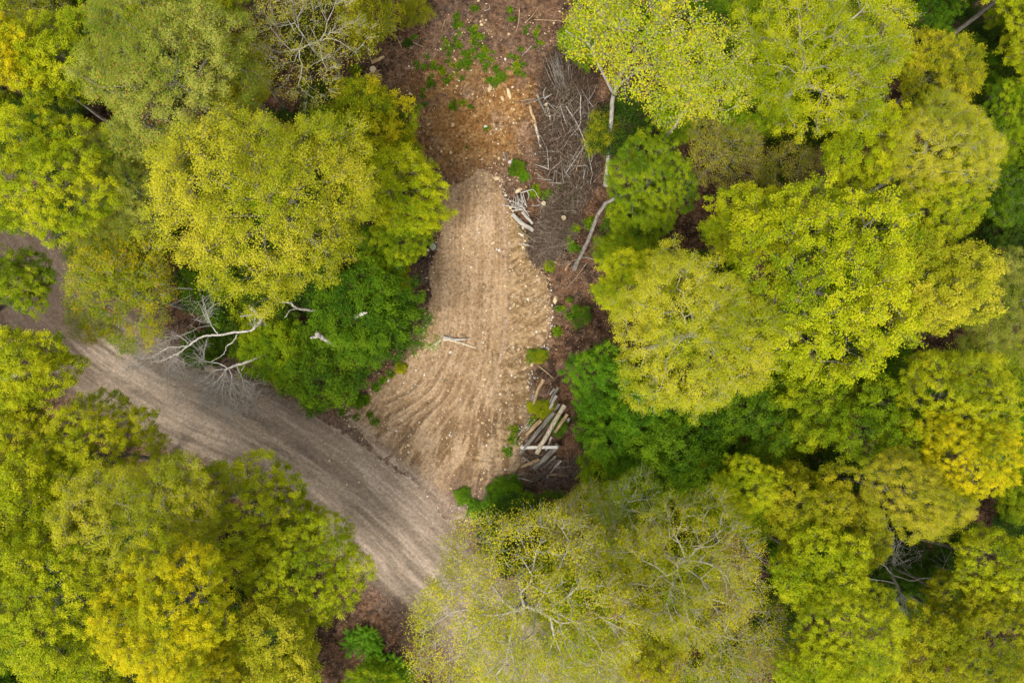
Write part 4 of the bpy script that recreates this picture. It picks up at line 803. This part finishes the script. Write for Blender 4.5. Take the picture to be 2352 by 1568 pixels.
for f, pts, w_, bk, z, fk, lab in [
    (q2, [(610,836), (700,772), (790,785), (930,830)], 9.5, 'birch', .05, 2, 'long bent stick lying across the driveway'),
    (q2, [(705,755), (780,772), (875,768)], 9.0, 'pale', .12, 1, 'short pale stick crossing the long bent one on the driveway'),
    (q2, [(1040,870), (1038,970), (1035,1080)], 3.2, 'green', .05, 0, 'straight greenish pole on the lower driveway'),
    (q2, [(940,965), (965,935), (992,915)], 1.5, 'pale', .03, 1, 'thin pale stick left of the greenish pole'),
    (q2, [(980,958), (1020,1000), (1062,1062)], 1.5, 'green', .03, 1, 'thin greenish stick crossing the greenish pole'),
    (q2, [(1100,1170), (1108,1245), (1165,1335)], 1.8, 'green', .03, 0, 'long thin curved stick in the lower right of the driveway'),
    (q2, [(1208,1095), (1225,1140), (1252,1182)], 1.8, 'green', .03, 1, 'thin stick left of the detached brown log'),
    (q2, [(1010,1080), (1008,1130), (1012,1170)], 1.6, 'green', .03, 0, 'short thin stick below the greenish pole'),
    (q2, [(1062,1282), (1070,1322)], 1.6, 'green', .03, 0, 'very short thin stick in the lower driveway'),
    (q2, [(695,1045), (730,1055), (768,1068)], 3.5, 'moss', .04, 0, 'short mossy stick in the middle of the lower driveway'),
    (qb, [(480,60), (560,125), (642,195)], 3.2, 'wood', .1, 0, 'straight tan branch above the log pile'),
    (qb, [(395,630), (310,745), (225,862)], 3.4, 'pale', .2, 1, 'crooked pale branch on the left of the log pile'),
    (qb, [(125,908), (200,978), (272,1012)], 3.6, 'white', .06, 0, 'white curved branch left of the white board'),
    (qb, [(210,886), (300,880)], 3.0, 'pale', .05, 0, 'short pale stick left of the long grey log'),
    (qb, [(315,1035), (430,1115)], 3.0, 'pale', .15, 0, 'pale stick over the split tan log'),
    (qb, [(182,1238), (300,1262), (425,1292)], 4.2, 'white', .08, 2, 'white birch branch above the bramble bush'),
    (qb, [(120,1158), (170,1172)], 3.2, 'white', .04, 0, 'short white stick left of the lower logs'),
    (qb, [(675,1142), (830,1130)], 2.4, 'pale', .25, 1, 'thin pale pole pointing right from the lower bundle'),
    (q1, [(1228,58), (1222,150), (1202,228)], 2.8, 'wood', .05, 0, 'upright tan stick right of centre in the clearing'),
    (q1, [(1312,318), (1280,355), (1245,388)], 2.2, 'pale', .05, 0, 'pale curved stick left above the tall brush'),
    (q1, [(1270,158), (1310,120), (1350,68), (1385,40)], 2.0, 'wood', .1, 1, 'bent thin branch near the top right of the clearing'),
    (q1, [(1330,140), (1430,148), (1545,158)], 2.0, 'wood', .1, 1, 'thin long branch pointing right near the top of the clearing'),
    (q1, [(718,135), (705,175), (690,228)], 2.4, 'wood', .05, 1, 'forked tan stick left of centre in the clearing'),
    (q1, [(365,240), (395,285), (418,335)], 3.0, 'wood', .05, 0, 'tan stick below the trunk at the top of the clearing'),
    (q1, [(110,255), (250,240), (390,210)], 3.0, 'pale', .08, 2, 'long grey branch lying left of the trunk at the top of the clearing'),
    (q1, [(385,198), (415,212), (445,228)], 2.6, 'wood', .05, 0, 'short tan stick right of the trunk at the top of the clearing'),
    (q1, [(448,478), (550,472)], 1.5, 'pale', .03, 0, 'straight thin pale stick on the dark left part of the clearing'),
    (q1, [(490,298), (572,330)], 1.4, 'pale', .03, 0, 'thin pale stick in the upper left of the clearing'),
    (q1, [(985,75), (1020,62), (1018,30)], 2.2, 'pale', .04, 0, 'hooked pale stick at the top middle of the clearing'),
    (q1, [(835,640), (870,672)], 1.3, 'pale', .03, 0, 'tiny pale stick on the orange soil'),
    (q1, [(1235,700), (1290,690), (1345,685)], 1.6, 'pale', .05, 0, 'thin stick pointing into the tall brush from the left'),
    (q1, [(1540,780), (1620,910), (1680,1070), (1716,1232)], 3.4, 'pale', 1.1, 1, 'longest bare pole slanting down over the tall brush'),
    (q1, [(1640,705), (1636,800), (1634,900), (1560,995)], 3.0, 'pale', 1.1, 1, 'kinked grey pole in the tall brush'),
    (q1, [(1708,975), (1640,1080), (1538,1228)], 4.0, 'pale', 1.0, 1, 'thick grey pole crossing the lower brush from upper right'),
    (q1, [(1660,1040), (1625,1150), (1598,1250)], 3.6, 'wood', .9, 0, 'tan pole beside the thick grey one in the lower brush'),
    (q1, [(1690,1030), (1660,1110), (1630,1180)], 3.2, 'wood', .8, 0, 'second shorter tan pole at the right of the lower brush'),
    (q1, [(1470,1198), (1545,1240), (1610,1320)], 3.4, 'grey', .6, 2, 'dark limb forming the left arm of the V in the lower brush'),
    (q1, [(1612,1322), (1635,1240), (1655,1150), (1672,1060)], 3.0, 'grey', .7, 1, 'dark limb forming the right arm of the V in the lower brush'),
    (qa, [(1425,290), (1420,380), (1445,495)], 2.4, 'grey', .1, 0, 'slim grey branch above the bleached roots'),
    (qa, [(1820,1370), (1850,1310), (1890,1290)], 4.5, 'wood', .05, 0, 'broken tan stick at the foot of the leaning bare trunk'),
    (qa, [(2065,1270), (1960,1420), (1840,1565)], 1.8, 'pale', .1, 0, 'thin long branch below the leaning bare trunk'),
    (qa, [(2140,1250), (2060,1225), (1990,1230), (1840,1290)], 1.8, 'pale', .15, 1, 'thin arched branch crossing behind the leaning bare trunk'),
    (qa, [(1310,1078), (1400,1095), (1475,1112)], 3.0, 'pale', .3, 1, 'pale stick poking left out of the root mound'),
    (qa, [(440,620), (420,690)], 3.5, 'wood', .04, 0, 'tan splinter on the left edge near the top of the driveway'),
    (qa, [(455,600), (425,640), (400,700)], 3.0, 'wood', .02, 0, 'brown root end on the left edge near the top of the driveway')]:
    stick(pts, w_, bk, lab, z=z, f=f, forks=fk)
# upright grey saplings cut and leaned in the brush
for i in range(34):
    a = R2.random(); x0, y0 = 1500+a*70+R2.normal()*10, 690+R2.normal()*35; x1, y1 = 1400+a*185+R2.normal()*18, 390+R2.uniform(0, 110)
    stick([(x0, y0), ((x0+x1)/2+R2.normal()*8, (y0+y1)/2), (x1, y1)], R2.uniform(1.5, 2.4), 'grey', 'slender grey stem fanned upright in the top of the brush pile', 'brush_pole', 'pole', 'slender stems fanned in the brush pile', f=q1, zs=[.5, .9, .7+R2.random()*.4])
for i in range(120):
    x, y = R2.uniform(1390, 1730), R2.uniform(640, 1330); a = R2.normal()*.7+1.6; L = R2.uniform(60, 190)
    stick([(x, y), (x+math.cos(a)*L*.5+R2.normal()*10, y-math.sin(a)*L*.5), (x+math.cos(a)*L, y-math.sin(a)*L)], R2.uniform(1.6, 3.6), R2.choice(['grey', 'grey', 'pale', 'twig', 'brown']), 'cut branch tangled in the tall brush pile', 'cut_branch', 'branch', 'cut branches tangled in the brush pile', f=q1, z=R2.uniform(.4, 1.2))
# bleached root branches
for i in range(26):
    x, y = 1340+R2.normal()*30, 690+R2.normal()*22; a = R2.uniform(1.3, 3.0); L = R2.uniform(90, 190); c_ = R2.uniform(-50, 50)
    stick([(x, y), (x+math.cos(a)*L*.5+c_*.6, y-math.sin(a)*L*.5), (x+math.cos(a)*L+c_, y-math.sin(a)*L)], R2.uniform(1.4, 2.6), 'white', 'bleached curved branch of the clump beside the upper driveway', 'bleached_branch', 'branch', 'bleached branches beside the upper driveway', f=qa, z=R2.uniform(.1, .5))
stick([(1330,540), (1400,515), (1470,505), (1530,600)], 2.6, 'white', 'long bleached hoop-shaped branch over the bleached clump', f=qa, z=.6)
stick([(1390,505), (1420,560), (1405,620)], 2.4, 'white', 'short bleached branch hanging from the hoop-shaped one', f=qa, z=.55)
stick([(1240,718), (1330,710), (1440,735)], 2.6, 'white', 'level bleached stick just above the thick pale log', f=qa, z=.3)
stick([(1330,650), (1380,720), (1425,785)], 3.0, 'white', 'bleached stick slanting over the short pale log', f=qa, z=.4)
# white board on the log pile
A, B = W(*qb(290, 935), .62), W(*qb(690, 930), .72); L = np.linalg.norm(B-A)
bv = np.array([[x*L/2, y*.105, z*.02] for x in (-1, 1) for y in (-1, 1) for z in (-1, 1)]); bf = [[0,1,3,2],[4,6,7,5],[0,4,5,1],[2,3,7,6],[0,2,6,4],[1,5,7,3]]
o = mk('board', bv, np.array(bf), WM['board']); o.location = (A+B)/2; o.rotation_euler = (0, -math.asin(.1/L), math.atan2(B[1]-A[1], B[0]-A[0])); bm = o.modifiers.new('edge', 'BEVEL'); bm.width = .006; tag(o, 'weathered white board laid level across the log pile', 'board')

# stumps
def stump(u, v, ru, label, roots, rz0=0, bark='brown', h=.45, rl=1.0):
    p = W(u, v, 0.0); g = float(hgt(p[:1], p[1:2])[0]); r_ = ru*upx(u, v, 0); root = empty('tree_stump', (p[0], p[1], g)); tag(root, label, 'stump')
    P = np.array([[0, 0, -.1], [0, 0, .1], [0.02, 0, h*.6], [0.03, 0.01, h]]); V, F = tubes([(P, np.array([1.5, 1.15, 1, .95])*r_)], 14, cap=False); V[:, :2] *= (1+.22*(noise3(V*6+5, 3)-.5))[:, None]; mk('stump_bark', V, F, WM[bark], parent=root, smooth=True)
    V, F = tubes([(np.array([[0.03, 0.01, h-.03], [.03, .01, h+.01]]), np.array([r_*.94, r_*.9]))], 14); mk('cut_end', V, F, WM['cut'], parent=root)
    for i in range(roots):
        a = rz0+i*6.28/roots+R2.normal()*.25; L = rl*R2.uniform(.5, 1.1); Q = wander((math.cos(a)*r_*.7, math.sin(a)*r_*.7, .18), (math.cos(a), math.sin(a), -.08), L, 5, .2); Q[:, 2] = np.linspace(.2, .02, len(Q)); V, F = tubes([(Q, np.linspace(r_*.42, .02, len(Q)))], 7); mk('root', V, F, WM[bark], parent=root, smooth=True)
stump(*qa(1578, 640), 5.5, 'upturned grey stump with spreading roots beside the bleached branches', 6, 0.5, 'grey', .35, .9)
stump(*qa(1790, 820), 6, 'mossy stump on top of the dark root mound', 5, 1, 'moss', .9, .5)
stump(*q1(232, 520), 8, 'broken brown stump at the left edge of the clearing', 5, 2, 'wood', .9, .6)
log(q1(225, 470), q1(305, 425), 8, 'wood', 'broken-off orange-brown butt lying on the stump at the left of the clearing', .7, .5)
# ------------------------------------------------------------------ dead trees and snags
def fan(p, d, L, depth, r, out, rr=None):
    P = wander(p, d, L, 5, .17); out.append((P, np.linspace(r, r*.5, len(P))))
    if depth > 0:
        for k in range(3 if depth > 1 else 4):
            i = R2.integers(1, 6); dd = unit(P[min(5, i)]-P[i-1]+R2.normal(size=3)*np.array([.55, .55, .35])); fan(P[i], dd, L*R2.uniform(.5, .85), depth-1, r*.6, out)
def dead_tree(name, base, chains, label, bark='white', fans=(), trunk_r=.14):
    b = W(base[0], base[1], 0.0); g = float(hgt(b[:1], b[1:2])[0]); root = empty(name, (b[0], b[1], g)); tag(root, label, 'dead tree'); o3 = np.array([b[0], b[1], g])
    for nm, pts, r0, r1 in chains:
        Q = np.array([W(*p) for p in pts])-o3; Q = spline(Q, 5); Q[1:-1] += R2.normal(size=(len(Q)-2, 3))*.02; V, F = tubes([(Q, np.linspace(r0, r1, len(Q)))], 8); mk(nm, V, F, WM[bark], parent=root, smooth=True)
    out = []
    for (u, v, z, tu, tv, L, dep, r_, n, spread) in fans:
        out = []; n = int(n*1.35); r_ = r_*1.6
        p = W(u, v, z)-o3; t = W(tu, tv, z)-o3; d0 = unit(t-p)
        for _ in range(n): fan(p+R2.normal(size=3)*.05, unit(d0+R2.normal(size=3)*spread*np.array([1, 1, .35])), L*R2.uniform(.8, 1.5), dep, r_, out)
        V, F = tubes(out, 5, cap=False); mk('twigs', V, F, WM[bark], parent=root, smooth=True)

def c3(x, y, z): u, v = qc(x, y); return (u, v, z)
dead_tree('dead_tree', qc(1700, 60), [('trunk', [(*qc(1700, 60), 0), c3(1560, 150, 4), c3(1440, 235, 6.2), c3(1330, 400, 6.8), c3(1262, 448, 7.0)], .10, .06),
    ('limb', [c3(1262, 448, 7.0), c3(1100, 465, 7.2), c3(980, 485, 7.4), c3(870, 490, 7.5), c3(800, 520, 7.6), c3(725, 578, 7.6)], .075, .055),
    ('limb', [c3(725, 578, 7.6), c3(660, 585, 7.7), c3(530, 600, 7.8), c3(440, 655, 7.9), c3(330, 690, 8), c3(200, 655, 8)], .042, .014),
    ('limb', [c3(725, 578, 7.6), c3(640, 640, 7.7), c3(570, 675, 7.7), c3(480, 715, 7.8), c3(395, 722, 7.9), c3(415, 772, 7.9), c3(345, 800, 8), c3(170, 862, 8.2)], .05, .012),
    ('limb', [c3(980, 478, 7.4), c3(940, 420, 7.6), c3(908, 365, 7.8), c3(855, 200, 8.2)], .04, .012),
    ('limb', [c3(1150, 480, 7.1), c3(1110, 550, 7), c3(1055, 582, 7), c3(1035, 650, 7), c3(920, 720, 7)], .04, .012),
    ('limb', [c3(720, 560, 7.6), c3(650, 500, 7.8), c3(560, 480, 8)], .03, .01)],
    'long bleached dead tree reaching left over the gravel road', fans=[
    (*qc(908, 365), 7.8, *qc(760, 200), 1.3, 2, .012, 5, .55), (*qc(530, 600), 7.8, *qc(300, 640), 1.2, 2, .014, 4, .5), (*qc(330, 690), 8, *qc(180, 650), .9, 2, .011, 4, .5), (*qc(395, 722), 7.9, *qc(250, 790), 1.1, 2, .012, 4, .5),
    (*qc(570, 675), 7.7, *qc(620, 800), 1.3, 2, .014, 5, .5), (*qc(640, 640), 7.7, *qc(540, 850), 1.2, 2, .012, 4, .5), (*qc(620, 500), 7.8, *qc(480, 440), 1.2, 2, .012, 5, .5), (*qc(1300, 430), 7, *qc(1380, 350), .7, 1, .012, 3, .6)])
dead_tree('dead_tree', qc(1640, 560), [('trunk', [(*qc(1640, 560), 0), c3(1500, 620, 4), c3(1345, 678, 5.5), c3(1240, 722, 5.9), c3(1130, 755, 6.1), c3(1055, 785, 6.3)], .11, .075),
    ('limb', [c3(1055, 785, 6.3), c3(1040, 850, 6.4), c3(1022, 965, 6.5)], .05, .02), ('limb', [c3(1055, 785, 6.3), c3(960, 905, 6.5), c3(860, 870+100, 6.6), c3(820, 1130, 6.8)], .04, .012),
    ('limb', [c3(1060, 775, 6.3), c3(1000, 740, 6.3), c3(870, 712, 6.5), c3(760, 640, 6.6)], .045, .015), ('limb', [c3(1060, 785, 6.3), c3(950, 800, 6.4), c3(860, 880, 6.5), c3(700, 955, 6.6)], .04, .012),
    ('limb', [c3(1080, 780, 6.2), c3(1105, 880, 6.4), c3(1090, 1000, 6.5), c3(1150, 1140, 6.8)], .04, .012), ('limb', [c3(1150, 760, 6.1), c3(1185, 850, 6.2), c3(1215, 930, 6.4), c3(1190, 1040, 6.6)], .035, .012),
    ('limb', [c3(1190, 800, 6.2), c3(1215, 745, 6.2)], .03, .02)],
    'shorter bleached dead tree ending in a fan of twigs above the road', fans=[
    (*qc(1040, 860), 6.4, *qc(1030, 1120), 1.6, 2, .016, 9, .55), (*qc(1100, 900), 6.4, *qc(1180, 1120), 1.5, 2, .014, 7, .5), (*qc(960, 900), 6.4, *qc(850, 1060), 1.5, 2, .014, 6, .5), (*qc(860, 715), 6.5, *qc(740, 660), 1.1, 2, .012, 6, .6), (*qc(900, 850), 6.4, *qc(720, 930), 1.2, 2, .012, 5, .5), (*qc(1200, 880), 6.3, *qc(1240, 1000), 1.0, 2, .012, 5, .6)])
def snag(base, pts, r0, r1, label, fork=None, bark='pale'):
    dead_tree('snag', base, [('trunk', [(*base, 0)]+pts, r0, r1)]+([('limb', fork, r1*.8, r1*.4)] if fork else []), label, bark)
snag(qc(1560, 470), [c3(1440, 400, 4.5), c3(1365, 325, 6), c3(1270, 245, 7)], .15, .10, 'forked dead snag under the big round yellow maple', [c3(1370, 320, 6), c3(1290, 305, 6.4), c3(1180, 322, 6.8)])
snag(qc(2020, 350), [c3(1925, 300, 4.5), c3(1800, 265, 5.6), c3(1690, 252, 6.4), c3(1620, 205, 7), c3(1555, 190, 7.5)], .12, .06, 'crooked grey snag poking left from the deep-green tree', [c3(1690, 255, 6.4), c3(1620, 265, 6.9), c3(1570, 330, 7.2)])
snag(qc(2120, 640), [c3(2030, 575, 5), c3(1950, 535, 6.6), c3(1895, 500, 7.2), c3(1848, 470, 7.8)], .17, .14, 'thick broken-topped snag sticking up through the deep-green tree', [c3(1880, 495, 7.4), c3(1820, 505, 7.6), c3(1800, 515, 7.7)])
snag(qc(2120, 420), [c3(2160, 350, 5), c3(2210, 318, 7), c3(2262, 295, 7.9)], .15, .13, 'bleached snag top alone in the middle of the deep-green tree', [c3(2240, 305, 7.6), c3(2295, 285, 8.0)], 'white')
snag(qc(1100, 200), [c3(975, 122, 3.5), c3(890, 60, 5), c3(800, 0, 6.5)], .11, .07, 'dark leaning trunk below the left edge of the round yellow maple', None, 'brown')
snag(qc(1110, 160), [c3(980, 110, 4.6), c3(830, 88, 5.4), c3(700, 75, 5.8), c3(600, 70, 6.2)], .08, .04, 'lichened pale limb pointing left over the shaded road side', [c3(825, 90, 5.4), c3(700, 155, 5.8), c3(560, 220, 6.2)])
def qd(x, y): return (1568+x/3, 1045+y/3)
def d3(x, y, z): u, v = qd(x, y); return (u, v, z)
dead_tree('dead_tree', qd(1400, 700), [('trunk', [(*qd(1400, 700), 0), d3(1440, 820, 6), d3(1500, 950, 8)], .12, .08), ('limb', [d3(1470, 880, 7), d3(1380, 865, 8), d3(1285, 850, 9)], .05, .015), ('limb', [d3(1500, 950, 8), d3(1450, 1030, 8.6), d3(1400, 1105, 9)], .05, .015),
    ('limb', [d3(1500, 950, 8), d3(1540, 1040, 8.6), d3(1555, 1160, 9.2)], .05, .015), ('limb', [d3(1505, 955, 8), d3(1600, 1040, 8.6), d3(1615, 1200, 9.4)], .045, .012), ('limb', [d3(1500, 950, 8), d3(1475, 1080, 8.6), d3(1490, 1170, 9)], .04, .012), ('limb', [d3(1440, 820, 6.5), d3(1390, 760, 7.6), d3(1330, 740, 8)], .04, .012), ('limb', [d3(1680, 845, 8), d3(1760, 845, 8.4), d3(1880, 800, 9)], .04, .012), ('limb', [d3(1440, 820, 6), d3(1560, 860, 7.4), d3(1680, 845, 8)], .04, .03)],
    'white dead tree with drooping finger-like branches above the dark conifer', fans=[(*qd(1500, 960), 8.2, *qd(1520, 1120), 1.3, 1, .014, 6, .5), (*qd(1450, 760), 7.2, *qd(1500, 600), 1.6, 2, .012, 6, .6), (*qd(1760, 850), 8.4, *qd(1900, 880), 1.3, 1, .012, 5, .6)])
# ------------------------------------------------------------------ conifer, bushes, weeds, ferns
def conifer(u, v, ru, z, label):
    p = W(u, v, z*.5); g = float(hgt(p[:1], p[1:2])[0]); root = empty('conifer', (p[0], p[1], g)); tag(root, label, 'tree'); R_ = ru*upx(u, v, z*.5); V, F = tubes([(np.array([[0, 0, 0], [0, 0, z]]), np.array([.12, .02]))], 8); mk('trunk', V, F, BK['brown'], parent=root)
    ch, P, N = [], [], []
    for k in range(11):
        h = z*(.25+.07*k); Rk = R_*(1-k/12.5)
        for a in np.arange(0, 6.28, 6.28/9)+k*.4:
            a += R2.normal()*.1; e = np.array([math.cos(a)*Rk, math.sin(a)*Rk, h+Rk*.1]); ch.append((np.array([[0, 0, h], e*[.5, .5, 1], e]), np.array([.03, .02, .008])))
            for q in np.linspace(.2, 1, max(3, int(Rk/.28))): P.append(np.array([0, 0, h])*(1-q)+e*q+R2.normal(size=3)*.08); N.append(unit(np.array([math.cos(a), math.sin(a), .8])))
    V, F, t = leaves(np.array(P), np.array(N), np.full(len(P), .30), 70, .15, .018, 7, R2, R_, jit=.07); mk('crown', V, F, LM['deep'], parent=root, fa=t); V, F = tubes(ch, 5, cap=False); mk('branches', V, F, BK['brown'], parent=root)
conifer(2110, 1345, 88, 8, 'dark conifer under the white dead branches at lower right')
def bush(u, v, ru, lm, label, h=.6, group=None, name='bush', kind='sap_a'):
    if 'yellowish' in label or 'weed' in label or 'little' in label or 'shoot' in label or 'sapling' in label: kind = 'sap_b'
    cr, br, bz, r0, R, fl = proto(kind); p = W(u, v, .3); s = ru*upx(u, v, 0)/(R*.93); root = empty(name, (p[0], p[1], float(hgt(p[:1], p[1:2])[0]))); tag(root, label, 'bush', group); rz = R2.uniform(0, 6.28)
    for src, nm, mt in ((cr, 'foliage', LM[lm]), (br, 'stems', BK['brown'])):
        o = src.copy(); o.name = nm; C.objects.link(o); o.parent = root; o.scale = (s, s, s*h); o.location.z = R*s*h*.45; o.rotation_euler.z = rz; o.material_slots[0].link = 'OBJECT'; o.material_slots[0].material = mt
for a in [(1170, 1155, 52, 'bright', 'main bright green bramble bush at the road junction'), (1148, 1125, 26, 'bright', 'upper lobe-shaped bramble bush right above the main one'), (1145, 1205, 34, 'bright', 'lower bramble bush reaching the see-through yellow crown'), (1198, 1178, 32, 'deep', 'darker bramble bush at the right of the main one'),
          (1064, 1140, 20, 'bright', 'small bramble bush left of the main one by the road'), (1095, 1170, 22, 'bright', 'mid-sized bramble bush between the small one and the main one'), (1188, 386, 19, 'deep', 'dark green bush right of the driveway tip'), (1202, 402, 13, 'bright', 'small bright bush touching the dark green one at the driveway tip'),
          (822, 920, 18, 'deep', 'dark low bush on the corner between road and driveway'), (935, 98, 11, 'dark', 'dark round bush on the bare litter below the trunks'), (1240, 820, 15, 'olive', 'low yellowish bush above the tan branch by the log pile'), (1222, 818, 14, 'green', 'little green bush left of the low yellowish one'),
          (815, 160, 14, 'green', 'little green bush left of the broken brown stump'), (1255, 940, 24, 'lime', 'lime sapling bush growing over the log pile'), (1225, 935, 15, 'lime', 'small lime bush at the left side of the log pile'), (1280, 975, 22, 'bright', 'green leafy shoot over the middle of the log pile'),
          (1150, 174, 13, 'bright', 'brightest weed clump in the clearing'), (1135, 185, 10, 'bright', 'small weed clump touching the brightest one'), (920, 905-60, 14, 'fall', 'orange-tinged seedling bush under the deep-green tree by the driveway'), (1262, 640-30, 14, 'green', 'small green bush below the root mound')]:
    bush(a[0], a[1], a[2], a[3], a[4], .55)
# weeds
def weed_mesh(seed, n=22, R_=.24):
    r = np.random.default_rng(seed); a = r.uniform(0, 6.28, n); q = R_*np.sqrt(r.random(n)); P = np.stack([np.cos(a)*q, np.sin(a)*q, .05+.12*r.random(n)], -1); V, F, t = leaves(P, unit(P+[0, 0, .2]), np.full(n, .06), 6, .085, .05, 2, r, .3, jit=.05); S = P*[.9, .9, 1]; b = len(V); sv = np.vstack([np.stack([S+[.006, 0, .0], S-[.006, 0, 0]], 1).reshape(-1, 3), [[0, .01, 0], [.01, -.01, 0]]]); k = np.arange(n); sf = np.stack([b+2*k, b+2*k+1, np.full(n, b+2*n), np.full(n, b+2*n+1)], -1); return mk('weed_plant', np.vstack([V, sv]), np.vstack([F, sf]), LM['bright'], fa=np.concatenate([t, np.full(n, .2)]))
WEED = [weed_mesh(300+i) for i in range(4)]; [C.objects.unlink(o) for o in WEED]
def weed(u, v, s, lm, label, group):
    o = WEED[R2.integers(0, 4)].copy(); C.objects.link(o); p = W(u, v, 0.0); o.location = (p[0], p[1], float(hgt(p[:1], p[1:2])[0])+.01); s = s*R2.uniform(.7, 1.3); o.scale = (s, s, s); o.rotation_euler.z = R2.uniform(0, 6.28); o.material_slots[0].link = 'OBJECT'; o.material_slots[0].material = LM[lm]; tag(o, label, 'weed', group)
for cx, cy, rx, ry, n in [(805,190,20,45,9),(860,335,45,35,9),(830,430,45,80,20),(970,390,60,65,24),(1215,450,35,65,13),(660,470,70,50,16),(610,560,25,30,5),(890,190,30,20,5),(720,330,30,40,5),(1320,200,50,50,6),(800,110,15,15,3),(920,60,10,25,3),(1160,75,8,8,2),(1170,130,10,8,2),(1340,290,30,30,5),(900,260,40,20,4),(540,690,30,30,4),(850,720,30,20,4),(780,730,30,30,4),(1060,470,50,40,8),(1000,560,20,20,3),(715,570,15,15,3),(990,890,25,15,3),(870,1010,10,10,1),(470,285,30,30,3)]:
    for _ in range(n): uu, vv = q1(cx+R2.normal()*rx*.9, cy+R2.normal()*ry*.8); weed(uu, vv, .8, R2.choice(['bright', 'green', 'deep', 'deep']), 'small green weed growing on the soil of the clearing', 'weeds on the clearing')
for cx, cy, rx, ry, n in [(1515,565,18,14,3),(1620,560,18,15,3),(1590,600,25,18,4),(1490,720,12,12,2),(1570,505,20,12,2),(290,1050,16,12,3),(240,1110,20,16,4),(350,1015,10,10,2),(130,1190,35,20,7),(195,1285,8,8,2),(230,1335,10,8,2),(110,1300,6,6,1),(1185,1440,20,60,8),(1150,1530,12,20,3),(1380,880,40,20,6),(1320,1320,10,30,3),(1600,130,30,30,4),(10,1265,6,6,1)]:
    for _ in range(n): uu, vv = q2(cx+R2.normal()*rx*.6, cy+R2.normal()*ry*.6); weed(uu, vv, 1.1, R2.choice(['bright', 'bright', 'green', 'deep']), 'small green weed at the edge of the sandy driveway', 'weeds along the driveway')
for cx, cy, rx, ry, n in [(1510,500,60,50,9),(1630,540,40,40,6),(1780,450,20,20,3),(1920,910,50,25,6),(1890,1090,20,20,3),(2090,860,30,60,7),(1900,560,40,20,4),(1360,350,20,40,4)]:
    for _ in range(n): uu, vv = qa(cx+R2.normal()*rx*.6, cy+R2.normal()*ry*.6); weed(uu, vv, 1.1, R2.choice(['bright', 'green', 'deep']), 'small green weed sprouting round the brush and root mound', 'weeds round the brush')
# ferns beside the road at the bottom
def fern_mesh(seed):
    r = np.random.default_rng(seed); V, F = [], []
    for k in range(9):
        a = k*6.28/9+r.normal()*.15; L = r.uniform(.6, .95); d = np.array([math.cos(a), math.sin(a), 0]); sd = np.array([-d[1], d[0], 0])
        for i in range(1, 17):
            t = i/17; c_ = d*L*t+np.array([0, 0, .45*math.sin(t*2.4)*L]); wl = .20*L*math.sin(math.pi*min(1, t*.9+.12)); hw = L/17*.46
            for sg in (-1, 1):
                b = len(V); V += [c_-d*hw, c_+sd*sg*wl*.6-d*hw*.2-[0, 0, .02], c_+sd*sg*wl+d*hw-[0, 0, .05], c_+d*hw]; F.append([b, b+1, b+2, b+3])
    return mk('fern', np.array(V), np.array(F), LM['bright'], fa=np.clip(r.normal(.5, .12, len(F)), 0, .9))
FERN = [fern_mesh(400+i) for i in range(3)]; [C.objects.unlink(o) for o in FERN]
for i in range(34):
    t = R2.random(); u = 838+t*30+R2.normal()*20+(.0 if t < .4 else t*40); v = 1450+t*110+R2.normal()*10
    o = FERN[i % 3].copy(); C.objects.link(o); p = W(u, v, 0.0); o.location = (p[0], p[1], float(hgt(p[:1], p[1:2])[0])+R2.random()*.15); s = R2.uniform(.8, 1.3); o.scale = (s, s, s); o.rotation_euler = (R2.normal()*.12, R2.normal()*.12, R2.uniform(0, 6.28)); tag(o, 'green fern in the bank of ferns at the bottom left of the road', 'fern', 'ferns by the roadside ditch')
